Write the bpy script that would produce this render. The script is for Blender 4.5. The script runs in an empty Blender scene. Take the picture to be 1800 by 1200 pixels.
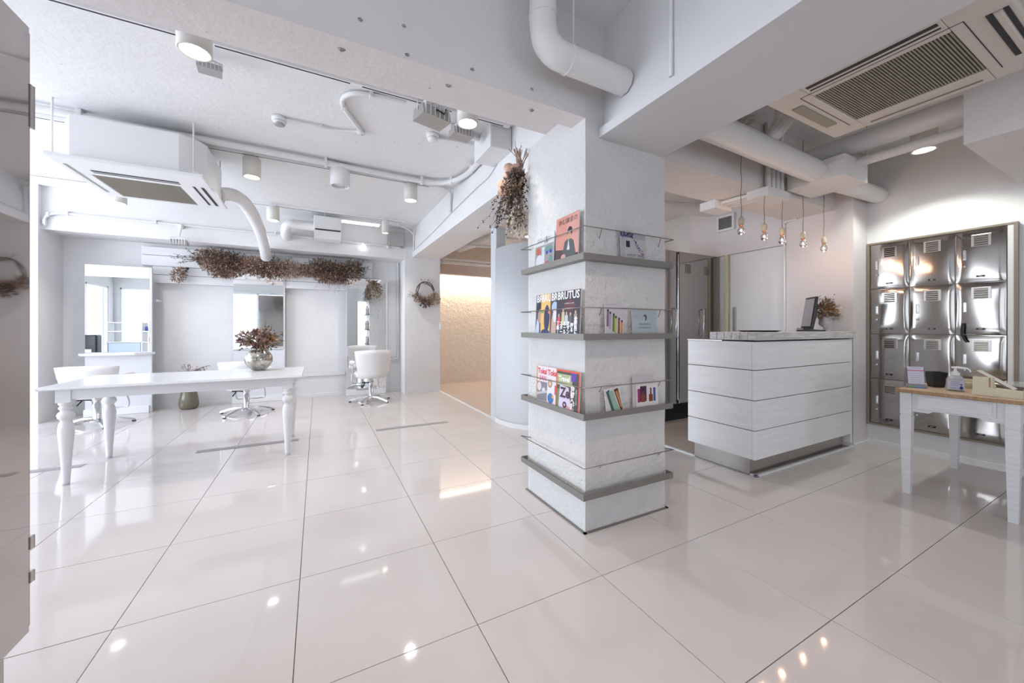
import bpy, bmesh, math, random
from mathutils import Vector, Matrix, Quaternion
S = bpy.context.scene
C = S.collection
PI = math.pi
# ------------------------------------------------------------------ camera, world, exposure
cd = bpy.data.cameras.new('camera'); cam = bpy.data.objects.new('camera', cd); C.objects.link(cam)
cd.sensor_width = 36.0; cd.lens = 36.0*656.07/1800.0
cd.shift_y = -23.7/1800.0
cd.clip_start = 0.05
cam.location = (0, 0, 1.2); cam.rotation_euler = (PI/2, 0, -0.4804)
S.camera = cam
S.view_settings.view_transform = 'Standard'; S.view_settings.look = 'None'
S.view_settings.gamma = 1.0; S.view_settings.use_curve_mapping = False
S.view_settings.exposure = -0.50
w = bpy.data.worlds.new('sky'); S.world = w; w.use_nodes = True
bg = w.node_tree.nodes['Background']; bg.inputs[0].default_value = (0.80, 0.89, 1.0, 1); bg.inputs[1].default_value = 1.9

def area(name, loc, rot, sx, sy, power, col):
    l = bpy.data.lights.new(name, 'AREA'); l.shape = 'RECTANGLE'; l.size = sx; l.size_y = sy
    l.energy = power; l.color = col
    o = bpy.data.objects.new(name, l); o.location = loc; o.rotation_euler = rot; C.objects.link(o); return o
# daylight standing in the window openings of the left and the front wall
area('daylight_left_window', (-6.15, 4.45, 1.45), (0, -PI/2, 0), 2.2, 4.9, 520, (0.80, 0.88, 1.0))
area('daylight_left_window_near', (-6.15, -.65, 1.45), (0, -PI/2, 0), 2.2, 3.7, 60, (0.84, 0.90, 1.0))
area('daylight_front_window_wide', (-3.35, -3.05, 1.45), (PI/2, 0, 0), 4.8, 2.2, 52, (0.84, 0.90, 1.0))
area('daylight_front_window_small', (2.6, -3.05, 1.35), (PI/2, 0, 0), 2.0, 2.0, 22, (0.96, 0.95, 1.0))

# ------------------------------------------------------------------ materials
def nodes_of(m):
    m.use_nodes = True
    nt = m.node_tree
    return nt, nt.nodes, nt.links, nt.nodes['Principled BSDF']
def mat(name, col, rough=0.5, metal=0.0, noise=0.0, nscale=6.0, bump=0.0, bscale=40.0, spec=0.5, trans=0.0, emit=None, estr=0.0, ior=1.45, col2=None, stretch=None, detail=4, bdist=0.01, coat=0.0):
    m = bpy.data.materials.new(name); nt, N, Lk, P = nodes_of(m)
    P.inputs['Base Color'].default_value = (*col, 1); P.inputs['Roughness'].default_value = rough
    P.inputs['Metallic'].default_value = metal; P.inputs['Specular IOR Level'].default_value = spec
    P.inputs['Transmission Weight'].default_value = trans; P.inputs['IOR'].default_value = ior
    P.inputs['Coat Weight'].default_value = coat
    if emit: P.inputs['Emission Color'].default_value = (*emit, 1); P.inputs['Emission Strength'].default_value = estr
    if noise or bump:
        tc = N.new('ShaderNodeTexCoord'); mp = N.new('ShaderNodeMapping')
        Lk.new(tc.outputs['Object'], mp.inputs['Vector'])
        if stretch: mp.inputs['Scale'].default_value = stretch
    if noise:
        n = N.new('ShaderNodeTexNoise'); n.inputs['Scale'].default_value = nscale; n.inputs['Detail'].default_value = detail
        r = N.new('ShaderNodeValToRGB'); c2 = col2 or tuple(c*(1-noise) for c in col)
        r.color_ramp.elements[0].color = (*c2, 1); r.color_ramp.elements[1].color = (*col, 1)
        r.color_ramp.elements[0].position = 0.35; r.color_ramp.elements[1].position = 0.65
        Lk.new(mp.outputs[0], n.inputs['Vector']); Lk.new(n.outputs['Fac'], r.inputs['Fac']); Lk.new(r.outputs[0], P.inputs['Base Color'])
    if bump:
        n2 = N.new('ShaderNodeTexNoise'); n2.inputs['Scale'].default_value = bscale; n2.inputs['Detail'].default_value = 5
        b = N.new('ShaderNodeBump'); b.inputs['Strength'].default_value = bump; b.inputs['Distance'].default_value = bdist
        Lk.new(mp.outputs[0], n2.inputs['Vector']); Lk.new(n2.outputs['Fac'], b.inputs['Height']); Lk.new(b.outputs[0], P.inputs['Normal'])
    return m
def concrete(name, col, pit=(0.42, 0.40, 0.40), bump=0.5, amount=0.7, pits=True, broad=3.0, rough=0.75, bd=0.012):
    """white painted concrete: broad tone noise, fine relief and sparse small pits"""
    m = bpy.data.materials.new(name); nt, N, Lk, P = nodes_of(m); P.inputs['Roughness'].default_value = rough
    P.inputs['Specular IOR Level'].default_value = 0.25
    tc = N.new('ShaderNodeTexCoord')
    n = N.new('ShaderNodeTexNoise'); n.inputs['Scale'].default_value = broad; n.inputs['Detail'].default_value = 6
    r = N.new('ShaderNodeValToRGB'); r.color_ramp.elements[0].position = 0.3; r.color_ramp.elements[1].position = 0.7
    r.color_ramp.elements[0].color = (*[c*0.955 for c in col], 1); r.color_ramp.elements[1].color = (*col, 1)
    Lk.new(tc.outputs['Object'], n.inputs['Vector']); Lk.new(n.outputs['Fac'], r.inputs['Fac'])
    out = r.outputs[0]
    hb = N.new('ShaderNodeTexNoise'); hb.inputs['Scale'].default_value = 14; hb.inputs['Detail'].default_value = 8; hb.inputs['Roughness'].default_value = 0.65
    Lk.new(tc.outputs['Object'], hb.inputs['Vector'])
    hgt = hb.outputs['Fac']
    if pits:
        v = N.new('ShaderNodeTexVoronoi'); v.inputs['Scale'].default_value = 9; v.inputs['Randomness'].default_value = 1
        wn = N.new('ShaderNodeTexNoise'); wn.inputs['Scale'].default_value = 30
        mx = N.new('ShaderNodeVectorMath'); mx.operation = 'MULTIPLY_ADD'; mx.inputs[1].default_value = (0.03,)*3
        Lk.new(tc.outputs['Object'], wn.inputs['Vector']); Lk.new(wn.outputs['Color'], mx.inputs[0]); Lk.new(tc.outputs['Object'], mx.inputs[2])
        Lk.new(mx.outputs[0], v.inputs['Vector'])
        sep = N.new('ShaderNodeSeparateColor'); Lk.new(v.outputs['Color'], sep.inputs[0])
        a = N.new('ShaderNodeMath'); a.operation = 'LESS_THAN'; a.inputs[1].default_value = 0.22
        Lk.new(sep.outputs[0], a.inputs[0])
        b = N.new('ShaderNodeMath'); b.operation = 'LESS_THAN'; b.inputs[1].default_value = 0.085
        Lk.new(v.outputs['Distance'], b.inputs[0])
        c = N.new('ShaderNodeMath'); c.operation = 'MULTIPLY'; Lk.new(a.outputs[0], c.inputs[0]); Lk.new(b.outputs[0], c.inputs[1])
        c2 = N.new('ShaderNodeMath'); c2.operation = 'MULTIPLY'; c2.inputs[1].default_value = amount; Lk.new(c.outputs[0], c2.inputs[0])
        mixc = N.new('ShaderNodeMix'); mixc.data_type = 'RGBA'
        Lk.new(c2.outputs[0], mixc.inputs[0]); Lk.new(out, mixc.inputs[6]); mixc.inputs[7].default_value = (*pit, 1)
        out = mixc.outputs[2]
        sb = N.new('ShaderNodeMath'); sb.operation = 'SUBTRACT'; Lk.new(hb.outputs['Fac'], sb.inputs[0]); Lk.new(c.outputs[0], sb.inputs[1]); hgt = sb.outputs[0]
    bp = N.new('ShaderNodeBump'); bp.inputs['Strength'].default_value = bump; bp.inputs['Distance'].default_value = bd
    Lk.new(hgt, bp.inputs['Height']); Lk.new(bp.outputs[0], P.inputs['Normal']); Lk.new(out, P.inputs['Base Color'])
    return m
def wavy_steel(name, col, rough, strength, scale, dist=0.02):
    m = bpy.data.materials.new(name); nt, N, Lk, P = nodes_of(m)
    P.inputs['Base Color'].default_value = (*col, 1); P.inputs['Metallic'].default_value = 1; P.inputs['Roughness'].default_value = rough
    tc = N.new('ShaderNodeTexCoord'); n = N.new('ShaderNodeTexNoise'); n.inputs['Scale'].default_value = scale; n.inputs['Detail'].default_value = 0.5
    b = N.new('ShaderNodeBump'); b.inputs['Strength'].default_value = strength; b.inputs['Distance'].default_value = dist
    Lk.new(tc.outputs['Object'], n.inputs['Vector']); Lk.new(n.outputs['Fac'], b.inputs['Height']); Lk.new(b.outputs[0], P.inputs['Normal'])
    return m
WHITE = (0.80, 0.795, 0.80)
M = {}
M['wall'] = concrete('painted_wall', WHITE, pits=True, amount=0.35, bump=0.35)
M['ceil'] = concrete('painted_ceiling', (0.83, 0.83, 0.835), amount=0.55, bump=0.45)
M['beam'] = concrete('painted_beam', (0.78, 0.745, 0.735), amount=0.9, bump=0.5)
M['pillar'] = concrete('painted_pillar', (0.78, 0.765, 0.76), amount=0.4, bump=1.0, broad=6, bd=.03)
M['smooth'] = mat('smooth_white_paint', (0.78, 0.775, 0.775), 0.6, spec=0.3, bump=0.08, bscale=30)
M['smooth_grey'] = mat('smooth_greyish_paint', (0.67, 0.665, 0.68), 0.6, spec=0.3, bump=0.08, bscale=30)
M['smooth_pink'] = mat('smooth_rosy_paint', (0.72, 0.675, 0.675), 0.6, spec=0.3, bump=0.08, bscale=30)
M['curved'] = mat('bluish_partition_paint', (0.60, 0.625, 0.655), 0.5, spec=0.3)
M['pipe'] = mat('painted_pipe', (0.80, 0.79, 0.79), 0.45, noise=0.05, nscale=4, bump=0.1, bscale=20)
M['white'] = mat('white_lacquer', (0.82, 0.82, 0.83), 0.35)
M['acwhite'] = mat('appliance_white', (0.84, 0.84, 0.85), 0.4)
M['accream'] = mat('appliance_cream', (0.68, 0.63, 0.58), 0.5)
M['grille'] = mat('intake_grille_grey', (0.34, 0.315, 0.26), 0.6)
M['grilleback'] = mat('grille_recess', (0.20, 0.18, 0.14), 0.8)
M['dark'] = mat('dark_slot', (0.03, 0.03, 0.035), 0.6)
M['black'] = mat('black_plastic', (0.012, 0.012, 0.014), 0.3)
M['tile'] = mat('porcelain_tile', (0.60, 0.56, 0.55), 0.06, noise=0.035, nscale=2.2, spec=0.62, coat=0.0)
M['grout'] = mat('grout', (0.20, 0.17, 0.15), 0.9)
M['vinyl'] = mat('wood_vinyl', (0.56, 0.46, 0.41), 0.28, noise=0.16, nscale=5, stretch=(1, 9, 1))
M['warmwall'] = concrete('textured_plaster', (0.86, 0.78, 0.70), bump=1.0, pits=False, broad=5, bd=.035)
M['steel'] = wavy_steel('polished_steel', (0.36, 0.335, 0.32), 0.08, 0.06, 1.6)
M['steel_door'] = wavy_steel('bulging_polished_steel', (0.38, 0.36, 0.34), 0.13, 0.22, 3.2)
M['steel_pl'] = mat('brushed_steel', (0.46, 0.44, 0.42), 0.28, 1.0)
M['chrome'] = mat('chrome', (0.72, 0.73, 0.75), 0.14, 1.0)
M['shelf'] = mat('grey_shelf_metal', (0.235, 0.225, 0.21), 0.45, 0.35)
M['wire'] = mat('wire_steel', (0.28, 0.27, 0.26), 0.35, 0.8)
M['mirror'] = mat('mirror_glass', (0.90, 0.93, 0.93), 0.005, 1.0)
M['mboard'] = mat('mirror_board', (0.72, 0.72, 0.76), 0.5)
M['wood_white'] = mat('whitewashed_wood', (0.74, 0.735, 0.75), 0.5, noise=0.10, nscale=4, stretch=(1, 1, 14), bump=0.15, bscale=30)
M['plank'] = mat('counter_plank_paint', (0.87, 0.87, 0.89), 0.45, noise=0.06, nscale=3, stretch=(1, 1, 12), bump=0.15, bscale=25)
M['slab'] = mat('distressed_counter_top', (0.70, 0.69, 0.68), 0.5, noise=0.3, nscale=5, stretch=(1.2, 6, 9), bump=0.2, bscale=30)
M['board'] = mat('white_wall_plank', (0.80, 0.80, 0.82), 0.55, noise=0.04, nscale=6, stretch=(1, 1, 10), bump=0.1, bscale=30)
M['table'] = mat('satin_white_table', (0.76, 0.76, 0.78), 0.22, bump=0.02, bscale=20)
M['vinylchair'] = mat('white_chair_vinyl', (0.80, 0.785, 0.79), 0.35)
M['oak'] = mat('oiled_oak', (0.42, 0.25, 0.12), 0.4, noise=0.35, nscale=5, stretch=(2, 14, 2))
M['oaktop'] = mat('pale_oak_top', (0.62, 0.46, 0.32), 0.4, noise=0.15, nscale=5, stretch=(2, 14, 2))
M['frame'] = mat('taupe_frame', (0.27, 0.225, 0.18), 0.5)
M['merc'] = mat('mottled_mercury_glass', (0.62, 0.60, 0.55), 0.16, 0.85, noise=0.6, nscale=22, col2=(0.30, 0.27, 0.22), bump=0.1, bscale=20)
M['olive'] = mat('olive_glass', (0.36, 0.33, 0.24), 0.08, 0.0, trans=0.55)
M['bulb'] = mat('clear_bulb_glass', (1, 1, 1), 0.02, trans=1.0, ior=1.3)
M['filament'] = mat('glowing_filament', (1, 0.6, 0.3), 0.5, emit=(1.0, 0.60, 0.32), estr=90)
M['lamp'] = mat('glowing_lamp', (1, 1, 1), 0.5, emit=(1.0, 0.95, 0.9), estr=22)
M['lampsoft'] = mat('soft_glowing_tube', (1, 1, 1), 0.5, emit=(0.93, 0.97, 1.0), estr=5)
M['lampwarm'] = mat('glowing_led_strip', (1, 0.8, 0.5), 0.5, emit=(1.0, 0.66, 0.34), estr=6)
M['lampoff'] = mat('unlit_lamp_lens', (0.7, 0.7, 0.72), 0.2)
M['canwhite'] = mat('lamp_housing_ivory', (0.74, 0.72, 0.67), 0.45)
M['socket'] = mat('cream_lamp_socket', (0.62, 0.55, 0.42), 0.6)
M['copper'] = mat('copper_ring', (0.7, 0.3, 0.15), 0.3, 0.8)
M['cord'] = mat('taupe_cord', (0.30, 0.24, 0.18), 0.7)
M['cordw'] = mat('painted_cord', (0.50, 0.50, 0.55), 0.7)
M['greymetal'] = mat('grey_lamp_metal', (0.45, 0.44, 0.43), 0.4, 0.5)
M['sill'] = mat('white_floor_sill', (0.72, 0.74, 0.78), 0.3)
M['strip'] = mat('grey_floor_strip', (0.30, 0.28, 0.29), 0.45)
M['acryl'] = mat('smoky_acrylic', (0.55, 0.50, 0.54), 0.1, trans=0.6)
M['paper'] = mat('white_paper', (0.78, 0.78, 0.80), 0.5)
M['cream'] = mat('cream_lacquer_wood', (0.66, 0.60, 0.44), 0.45)
M['clearp'] = mat('translucent_bottle_plastic', (0.72, 0.74, 0.79), 0.25, trans=0.35)
for k, c in dict(brown=(0.36, 0.235, 0.18), rust=(0.50, 0.33, 0.255), darkbrown=(0.15, 0.10, 0.08), seed=(0.10, 0.065, 0.05), tan=(0.50, 0.33, 0.20), ochre=(0.42, 0.24, 0.08),
                 pink=(0.52, 0.36, 0.34), pampas=(0.62, 0.54, 0.42), twig=(0.12, 0.07, 0.05), khaki=(0.26, 0.205, 0.15), purpletwig=(0.36, 0.25, 0.25), cotton=(0.75, 0.66, 0.56)).items():
    M[k] = mat('dried_'+k, c, 0.85, noise=0.4, nscale=14)
_fc = {}
def flat(col, rough=0.45):
    k = tuple(round(c, 3) for c in col)
    if k not in _fc: _fc[k] = mat('print_%02x%02x%02x' % tuple(int(255*min(1, c)) for c in k), k, rough)
    return _fc[k]

# ------------------------------------------------------------------ mesh builder
class MB:
    def __init__(s): s.v = []; s.f = []; s.sm = []
    def add(s, vs, fs, smooth=False):
        b = len(s.v); s.v += [tuple(p) for p in vs]
        for f in fs: s.f.append([i+b for i in f]); s.sm.append(smooth)
        return s
    def box(s, x0, x1, y0, y1, z0, z1, bev=0.0):
        if bev <= 0:
            vs = [(x, y, z) for z in (z0, z1) for y in (y0, y1) for x in (x0, x1)]
            return s.add(vs, [(0, 2, 3, 1), (4, 5, 7, 6), (0, 1, 5, 4), (2, 6, 7, 3), (0, 4, 6, 2), (1, 3, 7, 5)])
        bm = bmesh.new(); bmesh.ops.create_cube(bm, size=1)
        for v in bm.verts: v.co = Vector(((x0+x1)/2+v.co.x*(x1-x0), (y0+y1)/2+v.co.y*(y1-y0), (z0+z1)/2+v.co.z*(z1-z0)))
        bev = min(bev, 0.45*min(abs(x1-x0), abs(y1-y0), abs(z1-z0)))
        bmesh.ops.bevel(bm, geom=bm.edges[:], offset=bev, segments=2, profile=0.5, affect='EDGES')
        bm.verts.index_update()
        s.add([v.co for v in bm.verts], [[v.index for v in f.verts] for f in bm.faces]); bm.free(); return s
    def obox(s, c, ax, ay, az):
        c, ax, ay, az = map(Vector, (c, ax, ay, az))
        vs = [c+ax*i+ay*j+az*k for k in (-1, 1) for j in (-1, 1) for i in (-1, 1)]
        return s.add(vs, [(0, 2, 3, 1), (4, 5, 7, 6), (0, 1, 5, 4), (2, 6, 7, 3), (0, 4, 6, 2), (1, 3, 7, 5)])
    def prism(s, poly, z0, z1):
        n = len(poly); vs = [(x, y, z0) for x, y in poly]+[(x, y, z1) for x, y in poly]
        return s.add(vs, [list(range(n))[::-1], [i+n for i in range(n)]]+[(i, (i+1) % n, (i+1) % n+n, i+n) for i in range(n)])
    def extr(s, poly, axis, a, b):
        """poly in the two other axes, extruded along axis"""
        def P(p, t): return {'x': (t, p[0], p[1]), 'y': (p[0], t, p[1]), 'z': (p[0], p[1], t)}[axis]
        n = len(poly); vs = [P(p, a) for p in poly]+[P(p, b) for p in poly]
        return s.add(vs, [list(range(n))[::-1], [i+n for i in range(n)]]+[(i, (i+1) % n, (i+1) % n+n, i+n) for i in range(n)])
    def tube(s, pts, r, n=10, caps=True, smooth=True):
        pts = [Vector(p) for p in pts]; rs = r if isinstance(r, (list, tuple)) else [r]*len(pts)
        t0 = (pts[1]-pts[0]).normalized(); up = Vector((0, 0, 1)) if abs(t0.z) < 0.9 else Vector((1, 0, 0))
        a = t0.cross(up).normalized(); vs = []; pt = t0
        for i, p in enumerate(pts):
            t = (pts[min(i+1, len(pts)-1)]-pts[max(i-1, 0)])
            t = t.normalized() if t.length > 1e-9 else pt
            q = pt.rotation_difference(t); a = q @ a; a = (a-t*a.dot(t)).normalized(); b = t.cross(a); pt = t
            vs += [p+(a*math.cos(2*PI*k/n)+b*math.sin(2*PI*k/n))*rs[i] for k in range(n)]
        fs = [(i*n+k, i*n+(k+1) % n, (i+1)*n+(k+1) % n, (i+1)*n+k) for i in range(len(pts)-1) for k in range(n)]
        s.add(vs, fs, smooth)
        if caps and n > 2:
            m = len(pts); s.add(vs[:n], [list(range(n))[::-1]]); s.add(vs[(m-1)*n:], [list(range(n))])
        return s
    def lathe(s, prof, c=(0, 0, 0), n=24, smooth=True, axis='z'):
        vs = []
        for r, h in prof:
            for k in range(n):
                a = 2*PI*k/n; p = (r*math.cos(a), r*math.sin(a), h)
                if axis == 'y': p = (p[0], p[2], p[1])
                if axis == 'x': p = (p[2], p[0], p[1])
                vs.append((c[0]+p[0], c[1]+p[1], c[2]+p[2]))
        fs = [(i*n+k, i*n+(k+1) % n, (i+1)*n+(k+1) % n, (i+1)*n+k) for i in range(len(prof)-1) for k in range(n)]
        s.add(vs, fs, smooth)
        if prof[0][0] > 1e-5: s.add(vs[:n], [list(range(n))[::-1]])
        if prof[-1][0] > 1e-5: s.add(vs[-n:], [list(range(n))])
        return s
    def ball(s, c, r, n=8, sz=1.0):
        m = max(4, n//2+1)
        return s.lathe([(max(1e-6, r*math.sin(PI*i/m)), -r*sz*math.cos(PI*i/m)) for i in range(m+1)], c, n)
    def leaf(s, p, d, L, W, rng):
        p = Vector(p); d = Vector(d).normalized(); r = Vector((rng.uniform(-1, 1), rng.uniform(-1, 1), rng.uniform(-1, 1)))
        a = d.cross(r)
        if a.length < 1e-4: a = d.cross(Vector((0, 0, 1)))
        a.normalize(); nrm = d.cross(a)*W*rng.uniform(0.1, 0.5)
        return s.add([p, p+d*L*0.5+a*W+nrm, p+d*L+nrm*0.3, p+d*L*0.5-a*W+nrm], [(0, 1, 2), (0, 2, 3)])
    def mesh(s, name, m, off=None):
        me = bpy.data.meshes.new(name)
        vs = s.v if off is None else [(x-off[0], y-off[1], z-off[2]) for x, y, z in s.v]
        me.from_pydata(vs, [], s.f); me.polygons.foreach_set('use_smooth', s.sm)
        if m: me.materials.append(m)
        me.update(); return me
def root_of(o):
    while o.parent: o = o.parent
    return o
def part(name, mb, m, parent, world=False, kind=None, label=None):
    off = tuple(root_of(parent).location) if world else None
    o = bpy.data.objects.new(name, mb.mesh(name, m, off)); C.objects.link(o); o.parent = parent
    if kind: o['kind'] = kind
    if label: o['label'] = label
    return o
def thing(name, label, cat, loc=(0, 0, 0), rotz=0.0, group=None, rotx=0.0):
    o = bpy.data.objects.new(name, None); o.empty_display_size = 0.1; C.objects.link(o)
    o.location = loc; o.rotation_euler = (rotx, 0, rotz); o['label'] = label; o['category'] = cat
    if group: o['group'] = group
    return o
def single(name, mb, m, label, cat, group=None, kind=None):
    xs = [v[0] for v in mb.v]; ys = [v[1] for v in mb.v]; zs = [v[2] for v in mb.v]
    off = ((min(xs)+max(xs))/2, (min(ys)+max(ys))/2, min(zs))
    o = bpy.data.objects.new(name, mb.mesh(name, m, off)); o.location = off; C.objects.link(o)
    o['label'] = label; o['category'] = cat
    if group: o['group'] = group
    if kind: o['kind'] = kind
    return o
def struct(name, mb, m, label=None):
    o = bpy.data.objects.new(name, mb.mesh(name, m)); C.objects.link(o); o['kind'] = 'structure'
    if label: o['label'] = label
    return o
def spart(name, mb, m, parent): return part(name, mb, m, parent)
def dup(root, loc=None, rotz=None, label=None, group=None):
    r = root.copy(); C.objects.link(r)
    if loc: r.location = loc
    if rotz is not None: r.rotation_euler = (0, 0, rotz)
    if label: r['label'] = label
    if group: r['group'] = group
    for ch in list(root.children):
        c = ch.copy(); C.objects.link(c); c.parent = r
        for g in ch.children:
            d = g.copy(); C.objects.link(d); d.parent = c
    return r
def lettering(txt, size, m, parent, x, z, y, align='CENTER', name='lettering', bold=0.0, sx=1.0, label=None):
    """flat printed characters standing in the local x-z plane at depth y"""
    cu = bpy.data.curves.new(name, 'FONT'); cu.body = txt; cu.size = size; cu.align_x = align; cu.align_y = 'CENTER'; cu.offset = bold
    cu.resolution_u = 2; cu.space_line = 0.85
    t = bpy.data.objects.new(name+'_src', cu); C.objects.link(t)
    dg = bpy.context.evaluated_depsgraph_get(); me = bpy.data.meshes.new_from_object(t.evaluated_get(dg))
    bpy.data.objects.remove(t); bpy.data.curves.remove(cu)
    for v in me.vertices: v.co = Vector((x+v.co.x*sx, y, z+v.co.y))
    me.materials.clear(); me.materials.append(m); me.name = name
    o = bpy.data.objects.new(name, me); C.objects.link(o); o.parent = parent
    if label: o['label'] = label
    return o
def smooth_path(pts, k=6):
    pts = [Vector(p) for p in pts]; out = []
    for i in range(len(pts)-1):
        p0 = pts[max(i-1, 0)]; p1 = pts[i]; p2 = pts[i+1]; p3 = pts[min(i+2, len(pts)-1)]
        for j in range(k):
            t = j/k
            out.append(0.5*((2*p1)+(p2-p0)*t+(2*p0-5*p1+4*p2-p3)*t*t+(3*p1-p0-3*p2+p3)*t**3))
    out.append(pts[-1]); return out

# ================================================================== SETTING
XL, XR, YF, YB, ZC = -6.0, 5.12, -2.9, 7.4, 3.0
fl = struct('floor', MB().box(XL-.1, 5.3, YF-.1, 9.3, -0.12, -0.006), M['grout'])
T = 0.6496; GX0 = -0.0742; GY0 = 1.4042; g = 0.0017
rng = random.Random(3)
tile_mesh = {}
for i in range(-9, 8):
    for j in range(-4, 10):
        x0 = GX0+T*i; y0 = GY0+T*j; x1 = x0+T; y1 = y0+T
        x0 = max(x0, XL); x1 = min(x1, XR); y1 = min(y1, YB)
        if x1-x0 < .03 or y1-y0 < .03: continue
        if x0 > 3.3 and y0 > 1.9: continue
        if x0 > 2.3 and y0 > 4.2: continue
        k = (round(x1-x0, 3), round(y1-y0, 3))
        if k not in tile_mesh:
            hx, hy = k[0]/2-g, k[1]/2-g
            tile_mesh[k] = MB().box(-hx, hx, -hy, hy, -0.006, 0.0, 0.0012).mesh('tile', M['tile'])
        o = bpy.data.objects.new('tile', tile_mesh[k]); C.objects.link(o); o.parent = fl
        o.location = ((x0+x1)/2, (y0+y1)/2, rng.uniform(-.0003, 0.0))
        o.rotation_euler = (rng.uniform(-.0006, .0006), rng.uniform(-.0006, .0006), 0)
struct('floor_behind_counter', MB().box(3.16, 4.8, 1.78, 8.9, -0.003, 0.004), M['vinyl'], 'tan wood floor behind the counter')
struct('floor_corridor', MB().box(2.08, 3.16, 4.5, 8.9, -0.003, 0.004), M['vinyl'], 'tan wood floor of the lit corridor')
struct('ceiling', MB().box(XL-.1, 5.3, YF-.1, 9.3, ZC, ZC+0.15), M['ceil'])
# back wall
struct('wall_back', MB().box(XL, 2.07, YB, YB+.15, 0, ZC), M['wall'])
struct('column_left', MB().box(-3.75, -3.1, 6.88, YB, 0, ZC), M['wall'], 'white column at the left end of the back wall')
struct('column_back', MB().box(1.41, 2.07, 6.935, YB, 0, ZC), M['wall'], 'white column between styling area and corridor')
# left wall with a wide window opening, front wall with two
struct('wall_left', MB().box(XL-.15, XL, YF, -2.6, 0, ZC).box(XL-.15, XL, -2.6, 1.3, 0, .35).box(XL-.15, XL, -2.6, 1.3, 2.55, ZC).box(XL-.15, XL, 1.3, 1.9, 0, ZC).box(XL-.15, XL, 1.9, 7.0, 0, .35).box(XL-.15, XL, 1.9, 7.0, 2.55, ZC).box(XL-.15, XL, 7.0, YB+.15, 0, ZC), M['wall'])
struct('wall_front', MB().box(XL-.15, -5.85, YF-.15, YF, 0, ZC).box(-5.85, -.8, YF-.15, YF, 0, .35).box(-5.85, -.8, YF-.15, YF, 2.55, ZC)
       .box(-.8, 1.5, YF-.15, YF, 0, ZC).box(1.5, 3.7, YF-.15, YF, 0, .3).box(1.5, 3.7, YF-.15, YF, 2.4, ZC).box(3.7, 5.3, YF-.15, YF, 0, ZC), M['wall'])
def window(name, axis, a, b, z0, z1, pos, n):
    f = MB(); t = .03
    def bx(u0, u1, w0, w1):
        if axis == 'x': f.box(u0, u1, pos-.04, pos+.04, w0, w1)
        else: f.box(pos-.04, pos+.04, u0, u1, w0, w1)
    bx(a, b, z0, z0+.05); bx(a, b, z1-.05, z1)
    for k in range(n+1):
        c = a+(b-a)*k/n; bx(max(a, c-t), min(b, c+t), z0, z1)
    o = struct(name, f, M['white']); return o
window('window_1', 'y', 1.9, 7.0, .35, 2.55, XL-.07, 4)
window('window_4', 'y', -2.6, 1.3, .35, 2.55, XL-.07, 3)
window('window_2', 'x', -5.85, -.8, .35, 2.55, YF-.07, 4)
window('window_3', 'x', 1.5, 3.7, .3, 2.4, YF-.07, 2)
# right hand side
struct('wall_right', MB().box(5.12, 5.27, YF, 1.9, 0, ZC), M['smooth'])
struct('wall_behind_counter', MB().box(4.8, 5.2, 1.75, 2.353, 0, ZC).box(4.8, 5.2, 2.353, 3.62, 2.165, ZC).box(4.86, 5.2, 2.353, 3.62, 0, 2.165), M['smooth_pink'], 'smooth white wall and corner column behind the counter')
d1 = struct('door_1', MB().box(4.845, 4.86, 2.353, 3.19, .01, 2.165).box(4.82, 4.845, 2.40, 3.02, .02, 2.15), M['smooth'], 'flat white sliding door behind the counter')
spart('door_jamb', MB().box(4.79, 4.845, 3.05, 3.085, 0, 2.165, .004), M['cream'], d1)
spart('door_handle', MB().box(4.80, 4.82, 2.95, 2.99, 1.16, 1.47, .004), M['steel_pl'], d1)
struct('wall_corridor_end', MB().box(2.07, 5.3, 7.75, 7.9, 0, 2.30).box(2.07, 5.3, 7.62, 7.9, 2.47, ZC), M['warmwall'], 'warm lit plaster wall at the end of the corridor')
struct('wall_corridor_head', MB().box(2.07, 5.3, 7.35, 7.47, 2.30, 2.50), mat('pinkish_fascia', (0.62, 0.50, 0.43), .7), 'plain pinkish fascia hiding the warm light')  # fascia in one even pinkish colour
struct('wall_corridor_far', MB().box(5.2, 5.3, 3.6, 7.9, 0, ZC), M['smooth'])
struct('trim_1', MB().box(2.07, 5.2, 7.28, 7.36, 2.50, 2.545, .006).box(2.07, 5.2, 7.26, 7.34, 2.575, 2.61, .006), M['pipe'], 'white rails above the corridor fascia')
# beams
bmain = struct('beam_main', MB().box(XL, 1.5, 1.74, 1.87, 2.43, ZC).box(XL, 1.5, 1.87, 2.17, 2.53, ZC).box(1.5, 2.06, 1.74, 2.17, 2.43, ZC), M['beam'], 'rough white concrete beam over the pillar running left')
struct('beam_main_right', MB().box(2.06, 4.8, 1.90, 2.345, 2.43, ZC), M['beam'], 'white concrete beam over the counter')
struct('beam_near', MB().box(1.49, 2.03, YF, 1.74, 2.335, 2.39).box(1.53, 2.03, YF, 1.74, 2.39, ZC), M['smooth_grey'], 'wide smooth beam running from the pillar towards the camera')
struct('beam_side', MB().box(1.55, 2.05, 2.17, 6.935, 2.50, ZC), M['wall'], 'white beam from the pillar to the back column')
struct('beam_back', MB().box(-3.1, 1.41, 6.95, YB, 2.455, ZC), M['wall'], 'white beam along the back wall')
struct('beam_right', MB().box(3.70, XR, YF, .79, 2.383, ZC), M['beam'], 'white concrete beam above the console table')
scar = mat('chipped_concrete', (0.50, 0.48, 0.47), 0.9, noise=.5, nscale=60, bump=.6, bscale=80)
rs = random.Random(77)
SCU = [(.093, 1.807), (.588, 1.828), (1.07, 1.817)]
SCN = [(.164, 2.536), (.35, 2.578), (.683, 2.487), (.365, 2.452), (1.028, 2.49), (-.05, 2.56), (1.25, 2.72)]
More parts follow.
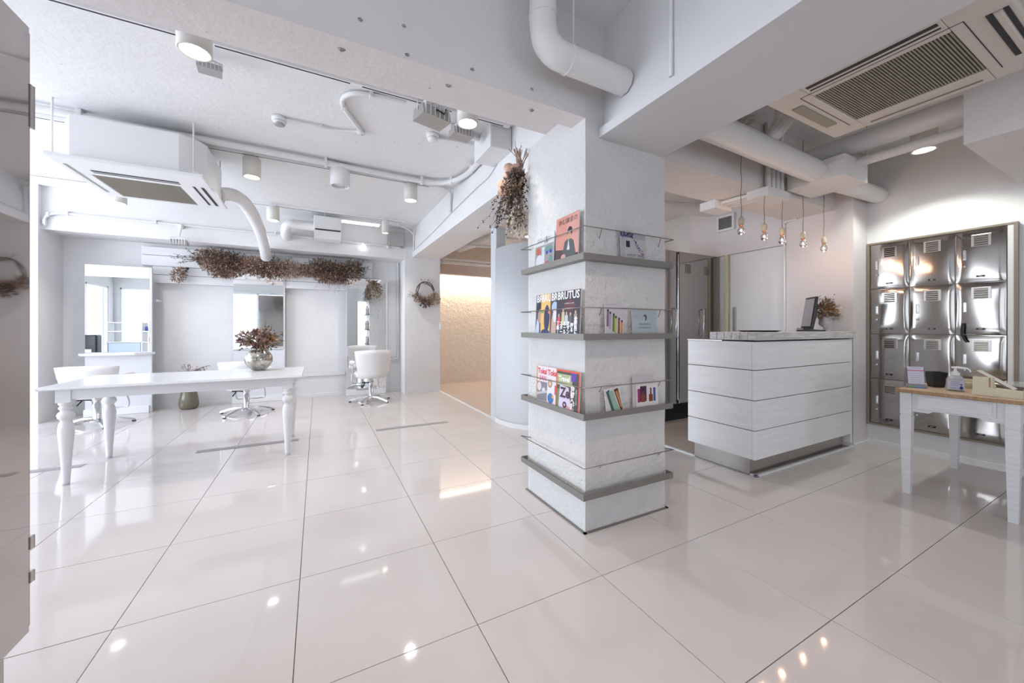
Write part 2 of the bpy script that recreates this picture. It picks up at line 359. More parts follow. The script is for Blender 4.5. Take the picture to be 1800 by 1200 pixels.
def scar_mb(c, ax, ay, nr, r0):
    m = MB(); c = Vector(c); ax = Vector(ax); ay = Vector(ay); nr = Vector(nr); n = 11; vs = [c+nr*.004]
    for q, h in ((.45, .009), (1.0, .0)):
        for k in range(n):
            a = 2*PI*k/n; rr = r0*q*rs.uniform(.7, 1.25); vs.append(c+(ax*math.cos(a)+ay*math.sin(a)*.75)*rr+nr*h)
    return m.add(vs, [(0, 1+k, 1+(k+1) % n) for k in range(n)]+[(1+k, 1+n+k, 1+n+(k+1) % n, 1+(k+1) % n) for k in range(n)], True)
for (x, y) in SCU: part('concrete_scar', scar_mb((x, y, 2.4298), (1, 0, 0), (0, 1, 0), (0, 0, -1), .016), scar, bmain)
for (x, z) in SCN: part('concrete_scar', scar_mb((x, 1.7398, z), (1, 0, 0), (0, 0, 1), (0, -1, 0), .011), scar, bmain)
# pillar
pil = struct('pillar', MB().box(1.39, 2.06, 1.74, 2.405, 0, 2.53), M['pillar'], 'rough white square pillar carrying magazine shelves')
# irregular plaster skin so that the edges and faces wobble
bm = bmesh.new(); bm.from_mesh(pil.data)
bmesh.ops.subdivide_edges(bm, edges=bm.edges[:], cuts=14, use_grid_fill=True)
from mathutils import noise as mn
for v in bm.verts:
    n = mn.noise_vector(v.co*5)*0.004+mn.noise_vector(v.co*17)*0.0022
    if v.co.z > .02 and v.co.z < 2.41: v.co += Vector((n.x, n.y, 0))
bm.to_mesh(pil.data); bm.free(); pil.data.materials.append(M['pillar']) if not pil.data.materials else None
spart('base_flashing', MB().box(1.375, 2.075, 1.725, 1.742, 0, .006).box(1.375, 1.392, 1.725, 2.42, 0, .006).box(2.058, 2.075, 1.725, 2.42, 0, .006), M['wire'], pil)
# corridor partition: post and curved wall
struct('partition_post', MB().box(2.03, 2.16, 4.33, 4.50, 0, 2.50), M['curved'], 'pale bluish post where the curved partition begins')
cp = smooth_path([(2.03, 4.36, 0), (2.03, 4.24, 0), (2.05, 4.09, 0), (2.10, 3.95, 0), (2.19, 3.82, 0), (2.32, 3.72, 0), (2.52, 3.64, 0), (2.85, 3.60, 0), (3.15, 3.60, 0)], 4)
inn = []
for i, p in enumerate(cp):
    t = (cp[min(i+1, len(cp)-1)]-cp[max(i-1, 0)]).normalized(); inn.append((p.x-t.y*.06, p.y+t.x*.06))
m_ = MB(); n_ = len(cp)
vs = [(p.x, p.y, z) for z in (0, 2.215) for p in cp]+[(q[0], q[1], z) for z in (0, 2.215) for q in inn]
fs = []
for i in range(n_-1):
    fs += [(i, i+1, n_+i+1, n_+i), (2*n_+i+1, 2*n_+i, 3*n_+i, 3*n_+i+1), (n_+i, n_+i+1, 3*n_+i+1, 3*n_+i)]
fs += [(0, n_, 3*n_, 2*n_), (n_-1, 3*n_-1, 4*n_-1, 2*n_-1)]
m_.add(vs, fs, True)
struct('wall_curved', m_, M['curved'], 'pale bluish curved partition behind the pillar')
sk = MB().add([(p.x-(0.012 if k else 0.012)*1, p.y-.012, z) for k, z in enumerate((0, .06)) for p in cp], [(i, i+1, n_+i+1, n_+i) for i in range(n_-1)], True)
struct('baseboard_curved', sk, M['smooth'])
struct('trim_2', MB().box(3.12, 3.155, 1.745, 3.6, 0, .012, .003).box(3.12, 4.8, 1.745, 1.775, 0, .012, .003), M['sill'], 'white floor sill around the foot of the counter')
struct('trim_3', MB().box(2.05, 2.085, 4.5, 6.93, 0, .008, .002), M['sill'], 'thin grey threshold along the corridor')
struct('baseboard_right', MB().box(5.105, 5.12, YF, 1.75, 0, .045).box(4.8, 5.12, 1.735, 1.75, 0, .03), M['smooth'])
for k, (a, b, lb) in enumerate(((-2.67, -1.81, 'leftmost grey strip let into the floor, under the table'), (-1.04, -.18, 'middle grey strip let into the floor, right of the table'), (.607, 1.47, 'rightmost grey strip let into the floor, in front of the rightmost chair'))):
    single('floor_strip', MB().box(a, b, 4.575, 4.66, 0.0003, .0022), M['strip'], lb, 'floor strip', 'grey strips in the floor')
# white wall planks behind the garland
wp = thing('wall_paneling', 'white horizontal wall planks behind the dried flower garland', 'paneling', (-.7, 7.39, 1.87))
for k, (a, b, z0, z1) in enumerate(((-2.27, .893, 2.275, 2.395), (-2.27, .893, 2.118, 2.270), (-2.15, .893, 1.992, 2.113), (-2.15, .46, 1.868, 1.987))):
    part('plank', MB().box(a, b, 7.30, 7.395, z0, z1, .004), M['board'], wp, world=True)
struct('baseboard_back', MB().box(-3.1, 1.41, 7.388, 7.4, 0, .05).box(-.45, .44, 7.375, 7.39, .36, .42), M['smooth'])

# ================================================================== PILLAR SHELVES AND WHAT STANDS ON THEM
SH = [(1.592, 'top'), (1.131, 'second'), (0.674, 'third'), (0.218, 'lowest')]
TR = 0.004
for z, wd in SH:
    t = thing('magazine_shelf', {'top': 'topmost grey metal magazine shelf wrapping the pillar corner', 'second': 'second grey metal shelf from the top of the pillar', 'third': 'third grey metal shelf from the top of the pillar', 'lowest': 'lowest grey metal shelf on the pillar, standing empty'}[wd], 'shelf', (1.39, 1.74, z), group='grey shelves around the pillar')
    L = MB()
    L.box(1.332, 2.068, 1.682, 1.738, z, z+TR).box(1.332, 1.388, 1.738, 2.412, z, z+TR)
    L.box(1.332, 2.068, 1.682, 1.682+TR, z+TR, z+.036).box(1.332, 1.332+TR, 1.682+TR, 2.412, z+TR, z+.036)
    L.box(2.064, 2.068, 1.686, 1.738, z+TR, z+.036).box(1.336, 1.388, 2.408, 2.412, z+TR, z+.036)
    part('tray', L, M['shelf'], t, world=True)
    zr = z+.186
    r_ = MB().tube([(1.388, 2.36, zr-.005), (1.334, 2.415, zr), (1.334, 1.90, zr), (1.334, 1.68, zr), (1.60, 1.68, zr), (2.07, 1.68, zr), (2.055, 1.738, zr-.006)], .0032, 6)
    part('guard_rail', r_, M['wire'], t, world=True)
    part('rail_bracket', MB().tube([(1.462, 1.68, zr), (1.50, 1.744, zr-.045)], .0022, 5), M['wire'], t, world=True)
    part('rail_bracket', MB().tube([(1.95, 1.68, zr), (2.00, 1.744, zr-.045)], .0022, 5), M['wire'], t, world=True)

def booklet(name, face, u0, z, wd, ht, col, label, cat='magazine', depth=0.0, tilt=0.0, lean=-0.045, group=None, th=0.005):
    """face 'L': pillar side facing the styling area, u0 is the Y of its left edge; face 'R': side facing the camera, u0 is X"""
    gap = .014+depth
    if face == 'L': loc = (1.388-.036+.0-depth, u0, z); rz = -PI/2
    else: loc = (u0, 1.738-.036-depth, z); rz = 0
    t = thing(name, label, cat, loc, rz, group, rotx=lean)
    b = MB().box(0, wd, 0, th, 0, ht, .0006)
    part('pages', b, M['paper'], t)
    part('cover', MB().box(0, wd, -.0006, 0, 0, ht), flat(col), t)
    if tilt: t.rotation_euler[1] = tilt
    return t
def pr(t, name, shapes, col, y=-.0010):
    """flat print on a cover: rectangles (x0,x1,z0,z1) and polygons"""
    if name in ('figure_print', 'portrait_print') and len(shapes) > 1:
        return [pr(t, name, [q], col, y-.00005*i) for i, q in enumerate(shapes)]
    m = MB()
    for s in shapes:
        poly = [(s[0], s[2]), (s[1], s[2]), (s[1], s[3]), (s[0], s[3])] if len(s) == 4 and not isinstance(s[0], tuple) else list(s)
        m.add([(x, y, z) for x, z in poly], [list(range(len(poly)))])
    return part(name, m, flat(col), t)
def disc(cx, cz, rx, rz, n=14): return tuple((cx+rx*math.cos(2*PI*k/n), cz+rz*math.sin(2*PI*k/n)) for k in range(n))
W_ = (0.85, 0.85, 0.88)
zt = [s[0]+TR+.001 for s in SH]
# top shelf, left face
t = booklet('magazine', 'L', 2.252, zt[0], .235, .235, (0.68, 0.68, 0.70), 'white magazine with a colourful street photo, leftmost on the topmost pillar shelf')
pr(t, 'cover_photo', [(.004, .231, .004, .165)], (0.30, 0.29, 0.30)); pr(t, 'figure_print', [disc(.06, .055, .045, .05), (.09, .125, .01, .15)], (0.60, 0.60, 0.66), -.0014)
pr(t, 'figure_print', [disc(.045, .13, .03, .025), disc(.17, .03, .05, .02), disc(.03, .02, .025, .015)], (0.50, 0.12, 0.07), -.0016); pr(t, 'figure_print', [disc(.17, .13, .05, .022), disc(.2, .05, .02, .04)], (0.15, 0.28, 0.25), -.0017)
pr(t, 'figure_print', [disc(.155, .105, .014, .012), disc(.20, .108, .014, .012)], (0.03, 0.06, 0.42), -.0019)
lettering('たのしい暮らし', .026, flat((.08, .08, .09)), t, .117, .205, -.0012); lettering('の本', .026, flat((.08, .08, .09)), t, .14, .18, -.0012)
t = booklet('magazine', 'L', 1.998, zt[0], .238, .298, (0.62, 0.27, 0.22), 'salmon red magazine with a seated man in a grey suit, on the topmost pillar shelf')
pr(t, 'cover_photo', [((.0, .0), (.238, .0), (.238, .05), (.10, .085), (.0, .10))], (0.08, 0.05, 0.055))
pr(t, 'cover_photo', [((.14, .05), (.238, .05), (.238, .29), (.11, .29))], (0.66, 0.33, 0.28), -.0012)
pr(t, 'figure_print', [disc(.150, .19, .026, .032)], (0.03, 0.025, 0.025), -.0016); pr(t, 'figure_print', [disc(.147, .168, .019, .026)], (0.55, 0.33, 0.24), -.0018)
pr(t, 'figure_print', [((.075, .04), (.10, .135), (.145, .155), (.19, .13), (.215, .05), (.18, .02), (.09, .02))], (0.09, 0.10, 0.11), -.0015)
pr(t, 'figure_print', [((.125, .08), (.14, .15), (.155, .08))], (0.6, 0.6, 0.65), -.0017); pr(t, 'figure_print', [disc(.09, .045, .025, .015)], (0.62, 0.33, 0.28), -.0019)
lettering('休む鎌倉の', .040, flat((.06, .03, .03)), t, .125, .262, -.0016); 
# top shelf, right face
t = booklet('magazine', 'R', 1.637, zt[0], .205, .195, (0.42, 0.42, 0.45), 'grey booklet with purple lavender print, on the right side of the topmost pillar shelf', cat='brochure')
pr(t, 'cover_photo', [(.03, .20, .004, .155)], (0.50, 0.49, 0.50)); pr(t, 'cover_photo', [(.04, .072, .10, .14)], (0.02, 0.02, 0.05), -.0014)
rl = random.Random(5); pr(t, 'lavender_print', [disc(rl.uniform(.0, .10), rl.uniform(.165, .19), .007, .009, 6) for k in range(26)]+[disc(.09+k*.008+rl.uniform(-.006, .006), .17-k*.009+rl.uniform(-.006, .006), .005, .006, 6) for k in range(13)], (0.13, 0.08, 0.22), -.0018)
pr(t, 'lavender_print', [disc(.118+k*.007, .12-k*.0075, .003, .007, 6) for k in range(11)], (0.35, 0.15, 0.28), -.0019)
lettering('LAFRUIT TREES', .021, flat((.10, .10, .13)), t, .115, .052, -.0016); lettering('ANOTHER STORY OF HAIR CARE', .0085, flat((.10, .10, .13)), t, .115, .036, -.0016)
# second shelf, left face: four overlapping copies
specs = [((2.255), (0.05, 0.055, 0.09), 'dark magazine showing a profile face, leftmost behind the others on the second shelf'),
         ((2.178), (0.78, 0.50, 0.16), 'yellow magazine half hidden on the second pillar shelf'),
         ((2.052), (0.06, 0.06, 0.08), 'dark magazine with a pale figure, partly hidden on the second shelf'),
         ((1.970), (0.045, 0.04, 0.055), 'frontmost dark magazine with a group of people, second pillar shelf')]
for k, (u, c, lb) in enumerate(specs):
    t = booklet('magazine', 'L', u, zt[1], .243, .292, c, lb, depth=(k-1)*.0072, group='film magazines on the second shelf')
    lettering('BRUTUS', .066, flat((.9, .9, .93)), t, .122, .262, -.0024, bold=.0015, sx=.93, name='title_lettering')
    if k == 0:
        pr(t, 'portrait_print', [disc(.055, .20, .045, .04)], (.02, .02, .03)); pr(t, 'portrait_print', [disc(.06, .145, .034, .05)], (.45, .28, .22), -.0014)
        pr(t, 'portrait_print', [((.0, .02), (.02, .13), (.05, .09), (.05, .02))], (.55, .62, .75), -.0016); lettering('WATCH', .020, flat(W_), t, .038, .014, -.002)
    if k == 1:
        pr(t, 'portrait_print', [disc(.075, .13, .035, .09)], (.03, .035, .10)); pr(t, 'portrait_print', [(.0, .035, .165, .185)], (.18, .40, .10), -.0014); pr(t, 'portrait_print', [disc(.06, .030, .055, .028)], (.03, .05, .15), -.0015)
        pr(t, 'portrait_print', [disc(.10, .17, .012, .012)], (.75, .15, .08), -.0016); lettering('+ MEMO', .020, flat(W_), t, .046, .014, -.002)
    if k == 2:
        pr(t, 'portrait_print', [disc(.05, .20, .034, .035)], (.40, .52, .66)); pr(t, 'portrait_print', [((.015, .0), (.02, .12), (.04, .19), (.08, .18), (.09, .0))], (.52, .36, .30), -.0014); pr(t, 'portrait_print', [disc(.055, .14, .02, .04)], (.70, .68, .72), -.0016)
    if k == 3:
        pr(t, 'group_photo', [(.0, .243, .0, .055)], (.03, .035, .05)); pr(t, 'group_photo', [disc(.14, .20, .055, .035)], (.12, .045, .05), -.0012)
        for (x, h, c1) in ((.03, .155, (.62, .08, .10)), (.075, .185, (.55, .52, .30)), (.11, .165, (.50, .55, .62)), (.15, .16, (.10, .12, .14)), (.20, .17, (.35, .30, .28))):
            pr(t, 'person_print', [((x-.017, .08), (x-.015, h-.022), (x+.015, h-.022), (x+.018, .08))], c1, -.0015); pr(t, 'person_print', [disc(x, h-.012, .008, .011)], (.62, .40, .32), -.0017)
        for q, (s_, x_) in enumerate((('全\n国\n民\nに\n贈', .205), ('国\nる', .168), ('サ\nザ\nン', .132), ('オ\nー\nル', .095), ('ス\nタ\nー', .06), ('特\n集\n!', .024))):
            lettering(s_, .030, flat((.9, .9, .93)), t, x_, .065, -.0026, bold=.0012, name='title_lettering')
        lettering('SOUTHERN ALL STARS', .0095, flat(W_), t, .135, .213, -.0022)
# second shelf, right face
t = booklet('brochure', 'R', 1.512, zt[1], .145, .205, (0.56, 0.54, 0.60), 'white leaflet printed with slanting coloured glass tubes, second pillar shelf', cat='brochure')
for x, z0, z1, c in ((.018, .075, .17, (.22, .13, .20)), (.035, .06, .155, (.45, .33, .45)), (.062, .045, .145, (.14, .20, .04)), (.078, .03, .13, (.42, .50, .14)), (.103, .015, .12, (.28, .06, .02)), (.125, .005, .105, (.60, .28, .07))):
    pr(t, 'tube_print', [((x-.009, z0), (x+.007, z0-.004), (x+.013, z1), (x-.001, z1+.004))], c); pr(t, 'tube_print', [disc(x+.006, z1, .007, .008, 8)], (.05, .02, .02), -.0014)
t = booklet('brochure', 'R', 1.731, zt[1], .210, .178, (0.40, 0.47, 0.52), 'pale blue card with a tiny portrait, right end of the second pillar shelf', cat='brochure')
pr(t, 'portrait_print', [disc(.108, .13, .016, .02)], (.06, .07, .16)); pr(t, 'portrait_print', [disc(.100, .125, .009, .014), disc(.102, .022, .012, .02)], (.60, .45, .42), -.0014)
lettering('VILLAGE IS', .018, flat((.10, .10, .15)), t, .105, .088, -.0016, sx=1.25); lettering('HANDEMOTO', .014, flat((.10, .10, .15)), t, .105, .066, -.0016, sx=1.3)
# third shelf, left face
specs = [(2.235, (0.70, 0.52, 0.55), 'white and pink magazine with grey photos, leftmost on the third pillar shelf'),
         (2.098, (0.72, 0.60, 0.60), 'white magazine with a round blue picture, middle of the third pillar shelf'),
         (1.985, (0.65, 0.10, 0.06), 'red framed magazine with big letters, frontmost on the third pillar shelf')]
for k, (u, c, lb) in enumerate(specs):
    t = booklet('magazine', 'L', u, zt[2], .243, .262, c, lb, depth=(k-1)*.0072, group='town magazines on the third shelf')
    if k < 2:
        pr(t, 'cover_photo', [(.004, .239, .004, .258)], (.72, .70, .72)); lettering('Tokai', .05, flat((.72, .06, .10)), t, .062, .225, -.0018, bold=.002, name='title_lettering')
    if k == 0:
        pr(t, 'cover_photo', [(.004, .14, .03, .155)], (.24, .22, .25), -.0014); pr(t, 'cover_photo', [disc(.03, .12, .025, .03), disc(.085, .10, .02, .018)], (.66, .64, .68), -.0017); lettering('SAN', .046, flat((.75, .10, .22)), t, .07, .178, -.0018, bold=.001)
        pr(t, 'cover_photo', [((.0, .06), (.14, .09), (.14, .105), (.0, .075))], (.5, .5, .55), -.0019)
        t2 = MB().box(-.012, .0, .0005, .004, 0, .258); part('spine', t2, flat((.55, .27, .10)), t)
    if k == 1:
        pr(t, 'picture_print', [disc(.035, .155, .027, .027)], (.42, .26, .18), -.0014); pr(t, 'picture_print', [disc(.035, .155, .015, .015)], (.68, .50, .40), -.0016)
        pr(t, 'picture_print', [disc(.045, .06, .036, .034)], (.06, .18, .42), -.0014); pr(t, 'picture_print', [disc(.07, .075, .012, .012)], (.70, .38, .10), -.0017); pr(t, 'picture_print', [(.09, .11, .09, .15)], (.65, .06, .08), -.0015)
    if k == 2:
        pr(t, 'cover_photo', [(.010, .232, .0, .250)], (.07, .07, .06)); pr(t, 'cover_photo', [(.012, .17, .165, .235)], (.42, .44, .24), -.0012); pr(t, 'cover_photo', [(.015, .05, .01, .14)], (.20, .24, .10), -.0012)
        pr(t, 'cover_photo', [((.035, .03), (.045, .168), (.135, .158), (.165, .03), (.12, .01))], (.62, .56, .70), -.0014)
        pr(t, 'cover_photo', [((.11, .0), (.12, .05), (.17, .04), (.22, .0))], (.58, .32, .25), -.0016); pr(t, 'cover_photo', [(.158, .208, .20, .25)], (.12, .06, .35), -.0014)
        lettering('Travel', .045, flat(W_), t, .088, .205, -.0018, bold=.0015, name='title_lettering'); lettering('Ze', .085, flat((.08, .03, .06)), t, .10, .12, -.0022, bold=.003); lettering('o', .075, flat((.08, .03, .06)), t, .10, .055, -.0022, bold=.003)
        lettering('京\n都\nへ\n旅', .040, flat((.85, .75, .75)), t, .178, .10, -.0022, bold=.002); lettering('週\n末\nの\n小\nさ\nな\n旅', .015, flat((.55, .70, .80)), t, .213, .11, -.0022)
# third shelf, right face
t = booklet('brochure', 'R', 1.522, zt[2], .125, .158, (0.66, 0.64, 0.66), 'tilted white leaflet with green and amber tubes, third pillar shelf', cat='brochure', tilt=-.10)
pr(t, 'tube_print', [((.01, .14), (.035, .15), (.085, .0), (.045, .0))], (.05, .12, .10)); pr(t, 'tube_print', [((.03, .135), (.062, .145), (.108, .0), (.065, .0))], (.32, .46, .38), -.0013)
pr(t, 'tube_print', [((.072, .145), (.105, .15), (.125, .02), (.110, .01))], (.10, .03, .01), -.0014); pr(t, 'tube_print', [((.082, .13), (.10, .135), (.122, .03), (.113, .03))], (.55, .26, .08), -.0016)
t = booklet('brochure', 'R', 1.765, zt[2], .188, .165, (0.72, 0.68, 0.70), 'white leaflet with brown bottles on purple ground, right end of third pillar shelf', cat='brochure', lean=-.03)
pr(t, 'cover_photo', [(.008, .03, .055, .14)], (.33, .02, .12)); pr(t, 'cover_photo', [(.03, .085, .06, .155)], (.06, .02, .07)); pr(t, 'cover_photo', [(.145, .165, .055, .14)], (.05, .08, .35))
pr(t, 'bottle_print', [(.035, .075, .055, .10), (.048, .062, .10, .125), (.105, .14, .055, .10), (.116, .129, .10, .125)], (.20, .05, .015), -.0014); pr(t, 'bottle_print', [(.050, .060, .125, .14), (.117, .128, .125, .14)], (.01, .01, .01), -.0016)
lettering('MOOK', .018, flat((.15, .12, .14)), t, .095, .022, -.0014)
bk = booklet('brochure', 'R', 1.742, zt[2], .175, .218, (0.56, 0.53, 0.56), 'taller white sheet standing behind the bottle leaflet, third pillar shelf', cat='brochure', depth=-.008, lean=-.02)

# ================================================================== RECEPTION COUNTER
t = thing('reception_counter', 'white plank-clad reception counter with steel kick plate', 'counter', (3.9, 2.03, 0.004))
part('kick_plate', MB().box(3.12, 4.70, 1.80, 2.30, 0.004, .146), M['steel_pl'], t, world=True)
part('carcass', MB().box(3.095, 4.76, 1.755, 2.32, .146, 1.088), M['dark'], t, world=True)
zs = [.146, .379, .620, .862, 1.092]
for k in range(4):
    a, b = zs[k]+.003, zs[k+1]-.003
    part('plank', MB().box(3.073, 4.722, 1.732, 1.756, a, b, .003), M['plank'], t, world=True)
    part('plank', MB().box(3.073, 3.096, 1.757, 2.336, a, b, .003), M['plank'], t, world=True)
part('end_panel', MB().box(4.726, 4.76, 1.745, 2.32, .05, 1.094, .002), M['plank'], t, world=True)
part('work_surface', MB().box(3.068, 4.76, 2.0, 2.34, 1.088, 1.100, .002), M['steel_pl'], t, world=True)
part('countertop', MB().box(3.085, 4.775, 1.722, 2.12, 1.100, 1.166, .003), M['slab'], t, world=True)
for k in range(6):
    part('countertop_batten', MB().box(3.079, 3.086, 1.728+k*.066, 1.790+k*.066, 1.102, 1.163, .002), M['slab'], t, world=True)
# things on the counter
t = thing('counter_tray', 'flat black oval tray lying on the reception counter', 'tray', (3.52, 1.95, 1.1665))
part('dish', MB().lathe([(.0, .0), (.13, .0), (.17, .012), (.175, .012), (.135, .005), (.0, .005)], n=32), M['black'], t)
t = thing('countertop_display', 'black angled display screen on a stand on the counter', 'screen', (4.36, 1.96, 1.1665), rotz=-2.36)
bz = MB().box(-.115, .115, -.012, .012, .03, .345, .006); o = part('screen_housing', bz, M['black'], t); o.rotation_euler = (-.14, 0, 0)
o2 = part('screen_panel', MB().box(-.098, .098, -.0145, -.012, .05, .325), flat((.42, .42, .46), .15), t); o2.rotation_euler = (-.14, 0, 0)
part('stand', MB().extr([(-.07, 0), (.14, 0), (.14, .012), (.04, .02), (.075, .20), (.05, .22), (-.01, .02), (-.07, .012)], 'x', -.05, .05), M['black'], t)
part('card_slot', MB().box(-.10, -.03, -.05, -.02, .0, .035, .003), flat((.35, .42, .46)), t)

rf = random.Random(11)
def rdir(r, up=0.0):
    v = Vector((r.gauss(0, 1), r.gauss(0, 1), r.gauss(0, 1)+up)); return v.normalized() if v.length > 1e-6 else Vector((0, 0, 1))
def cloud(mb, c, rad, n, L, W, r, out=0.7, zmax=99):
    c = Vector(c)
    for _ in range(n):
        d = rdir(r); q = r.random()**0.45
        p = c+Vector((d.x*rad[0], d.y*rad[1], d.z*rad[2]))*q
        if p.z > zmax: continue
        mb.leaf(p, d*out+rdir(r)*(1-out), L*r.uniform(.6, 1.3), W*r.uniform(.6, 1.3), r)
def sprig(mb, p, d, L, r, n=7, tr=.0012, beads=0, br=.004, leafs=0, ll=.015, lw=.004):
    p = Vector(p); d = Vector(d).normalized(); pts = [p]
    for k in range(n):
        d = (d+rdir(r)*.18).normalized(); pts.append(pts[-1]+d*L/n)
    mb.tube(pts, tr, 3, caps=False)
    for k in range(beads): 
        q = pts[r.randrange(1, len(pts))]+rdir(r)*.008; mb.ball(q, br*r.uniform(.7, 1.2), 5)
    for k in range(leafs):
        q = pts[r.randrange(0, len(pts))]; mb.leaf(q, d*.6+rdir(r)*.6, ll, lw, r)
    return pts
def bloom(mb, c, r0, r, n=14, d=None):
    d = d or rdir(r, .5); c = Vector(c)
    for k in range(n):
        q = (d*.9+rdir(r)*.7).normalized(); mb.leaf(c, q, r0*r.uniform(.7, 1.1), r0*.34, r)
# urn with dried bouquet
t = thing('flower_urn', 'small white footed urn holding a brown dried bouquet, on the counter', 'vase', (4.60, 1.90, 1.1665))
part('urn_body', MB().lathe([(.0, .0), (.045, .0), (.048, .008), (.02, .018), (.014, .032), (.022, .042), (.050, .062), (.058, .085), (.053, .115), (.066, .145), (.070, .150), (.062, .150), (.050, .118), (.0, .118)], n=28), mat('stained_white_urn', (.72, .68, .67), .6, noise=.35, nscale=30, bump=.3), t)
for col, n, spread in (('brown', 150, (.13, .08, .10)), ('khaki', 70, (.14, .08, .10)), ('ochre', 60, (.12, .07, .07))):
    m = MB(); cloud(m, (-.03, 0, .215), spread, n, .045, .011, rf); part('dried_foliage', m, M[col], t, kind='stuff')
for (x, y, z, c) in ((-.06, -.03, .22, 'ochre'), (.0, -.05, .20, 'ochre'), (.06, -.04, .185, 'ochre'), (-.02, -.02, .25, 'rust'), (-.12, -.02, .18, 'rust'), (.08, -.02, .22, 'khaki'), (-.10, 0, .26, 'khaki')):
    m = MB(); bloom(m, (x, y, z), .042, rf, 22, Vector((x*2, -.7, .5))); part('dried_flower', m, M[c], t)
m = MB()
for k in range(20): sprig(m, (rf.uniform(-.05, .03), 0, .14), (rf.uniform(-.8, .4), rf.uniform(-.4, .3), 1), rf.uniform(.14, .24), rf, 6, leafs=6, ll=.022, lw=.006)
part('dried_stem', m, M['brown'], t, kind='stuff')
m = MB()
for k in range(46):
    a = rf.uniform(0, 1); pts = [Vector((.03, 0, .12))]; d = Vector((.3+.45*a, rf.uniform(-.25, .1), .9-.3*a)).normalized(); L_ = rf.uniform(.14, .22)
    for q in range(8): pts.append(pts[-1]+d*L_/8); d = (d+Vector((.04, 0, -.17))).normalized()
    m.tube(pts, .002, 3, caps=False)
    for q in range(12): m.leaf(pts[rf.randrange(3, 9)], d+rdir(rf)*.5, .035, .004, rf)
part('pampas_plume', m, M['pampas'], t, kind='stuff')

# pendant bulbs
PX = [(3.125, 2.99), (3.46, 2.99), (3.742, 2.99), (4.105, 2.99), (4.50, 2.99)]
for k, (x, zt_) in enumerate(PX):
    zb = 1.985+[.012, .0, .0, .005, .0][k]
    t = thing('pendant_lamp', ['leftmost', 'second from left', 'middle', 'second from right', 'rightmost'][k]+' of the five bare pendant bulbs over the counter', 'pendant lamp', (x, 1.872, zb), group='bare bulbs over the counter')
    H = zt_-zb; r = random.Random(k+30); n = 14
    pts = [Vector((.006*math.sin(q*1.7+k)*(q not in (0, n)), 0, .125+(H-.125)*q/n)) for q in range(n+1)]
    part('cord', MB().tube(pts, .0033, 6), M['cord'], t)
    part('socket', MB().lathe([(.0, .128), (.010, .127), (.020, .115), (.023, .10), (.022, .075), (.019, .062), (.0, .062)], n=16), M['socket'], t)
    part('socket_ring', MB().lathe([(.0165, .064), (.0175, .060), (.0165, .056), (.0, .056)], n=16), M['copper'], t)
    b = part('bulb', MB().lathe([(.013, .058), (.014, .048), (.022, .034), (.030, .018), (.030, .004), (.022, -.012), (.010, -.020), (.0005, -.022)], n=20), M['bulb'], t)
    part('filament', MB().tube([(-.009, 0, .008), (-.006, 0, .024), (-.002, 0, .006), (.002, 0, .024), (.006, 0, .006), (.009, 0, .022)], .0038, 6), M['filament'], b)
    l = bpy.data.lights.new('bulb_light', 'POINT'); l.energy = [2.2, 2.2, 1.8, 1.8, 1.1][k]; l.color = (1, .58, .36); l.shadow_soft_size = .012
    lo = bpy.data.objects.new('bulb_light', l); lo.location = (0, 0, -.045); lo.parent = t; C.objects.link(lo)

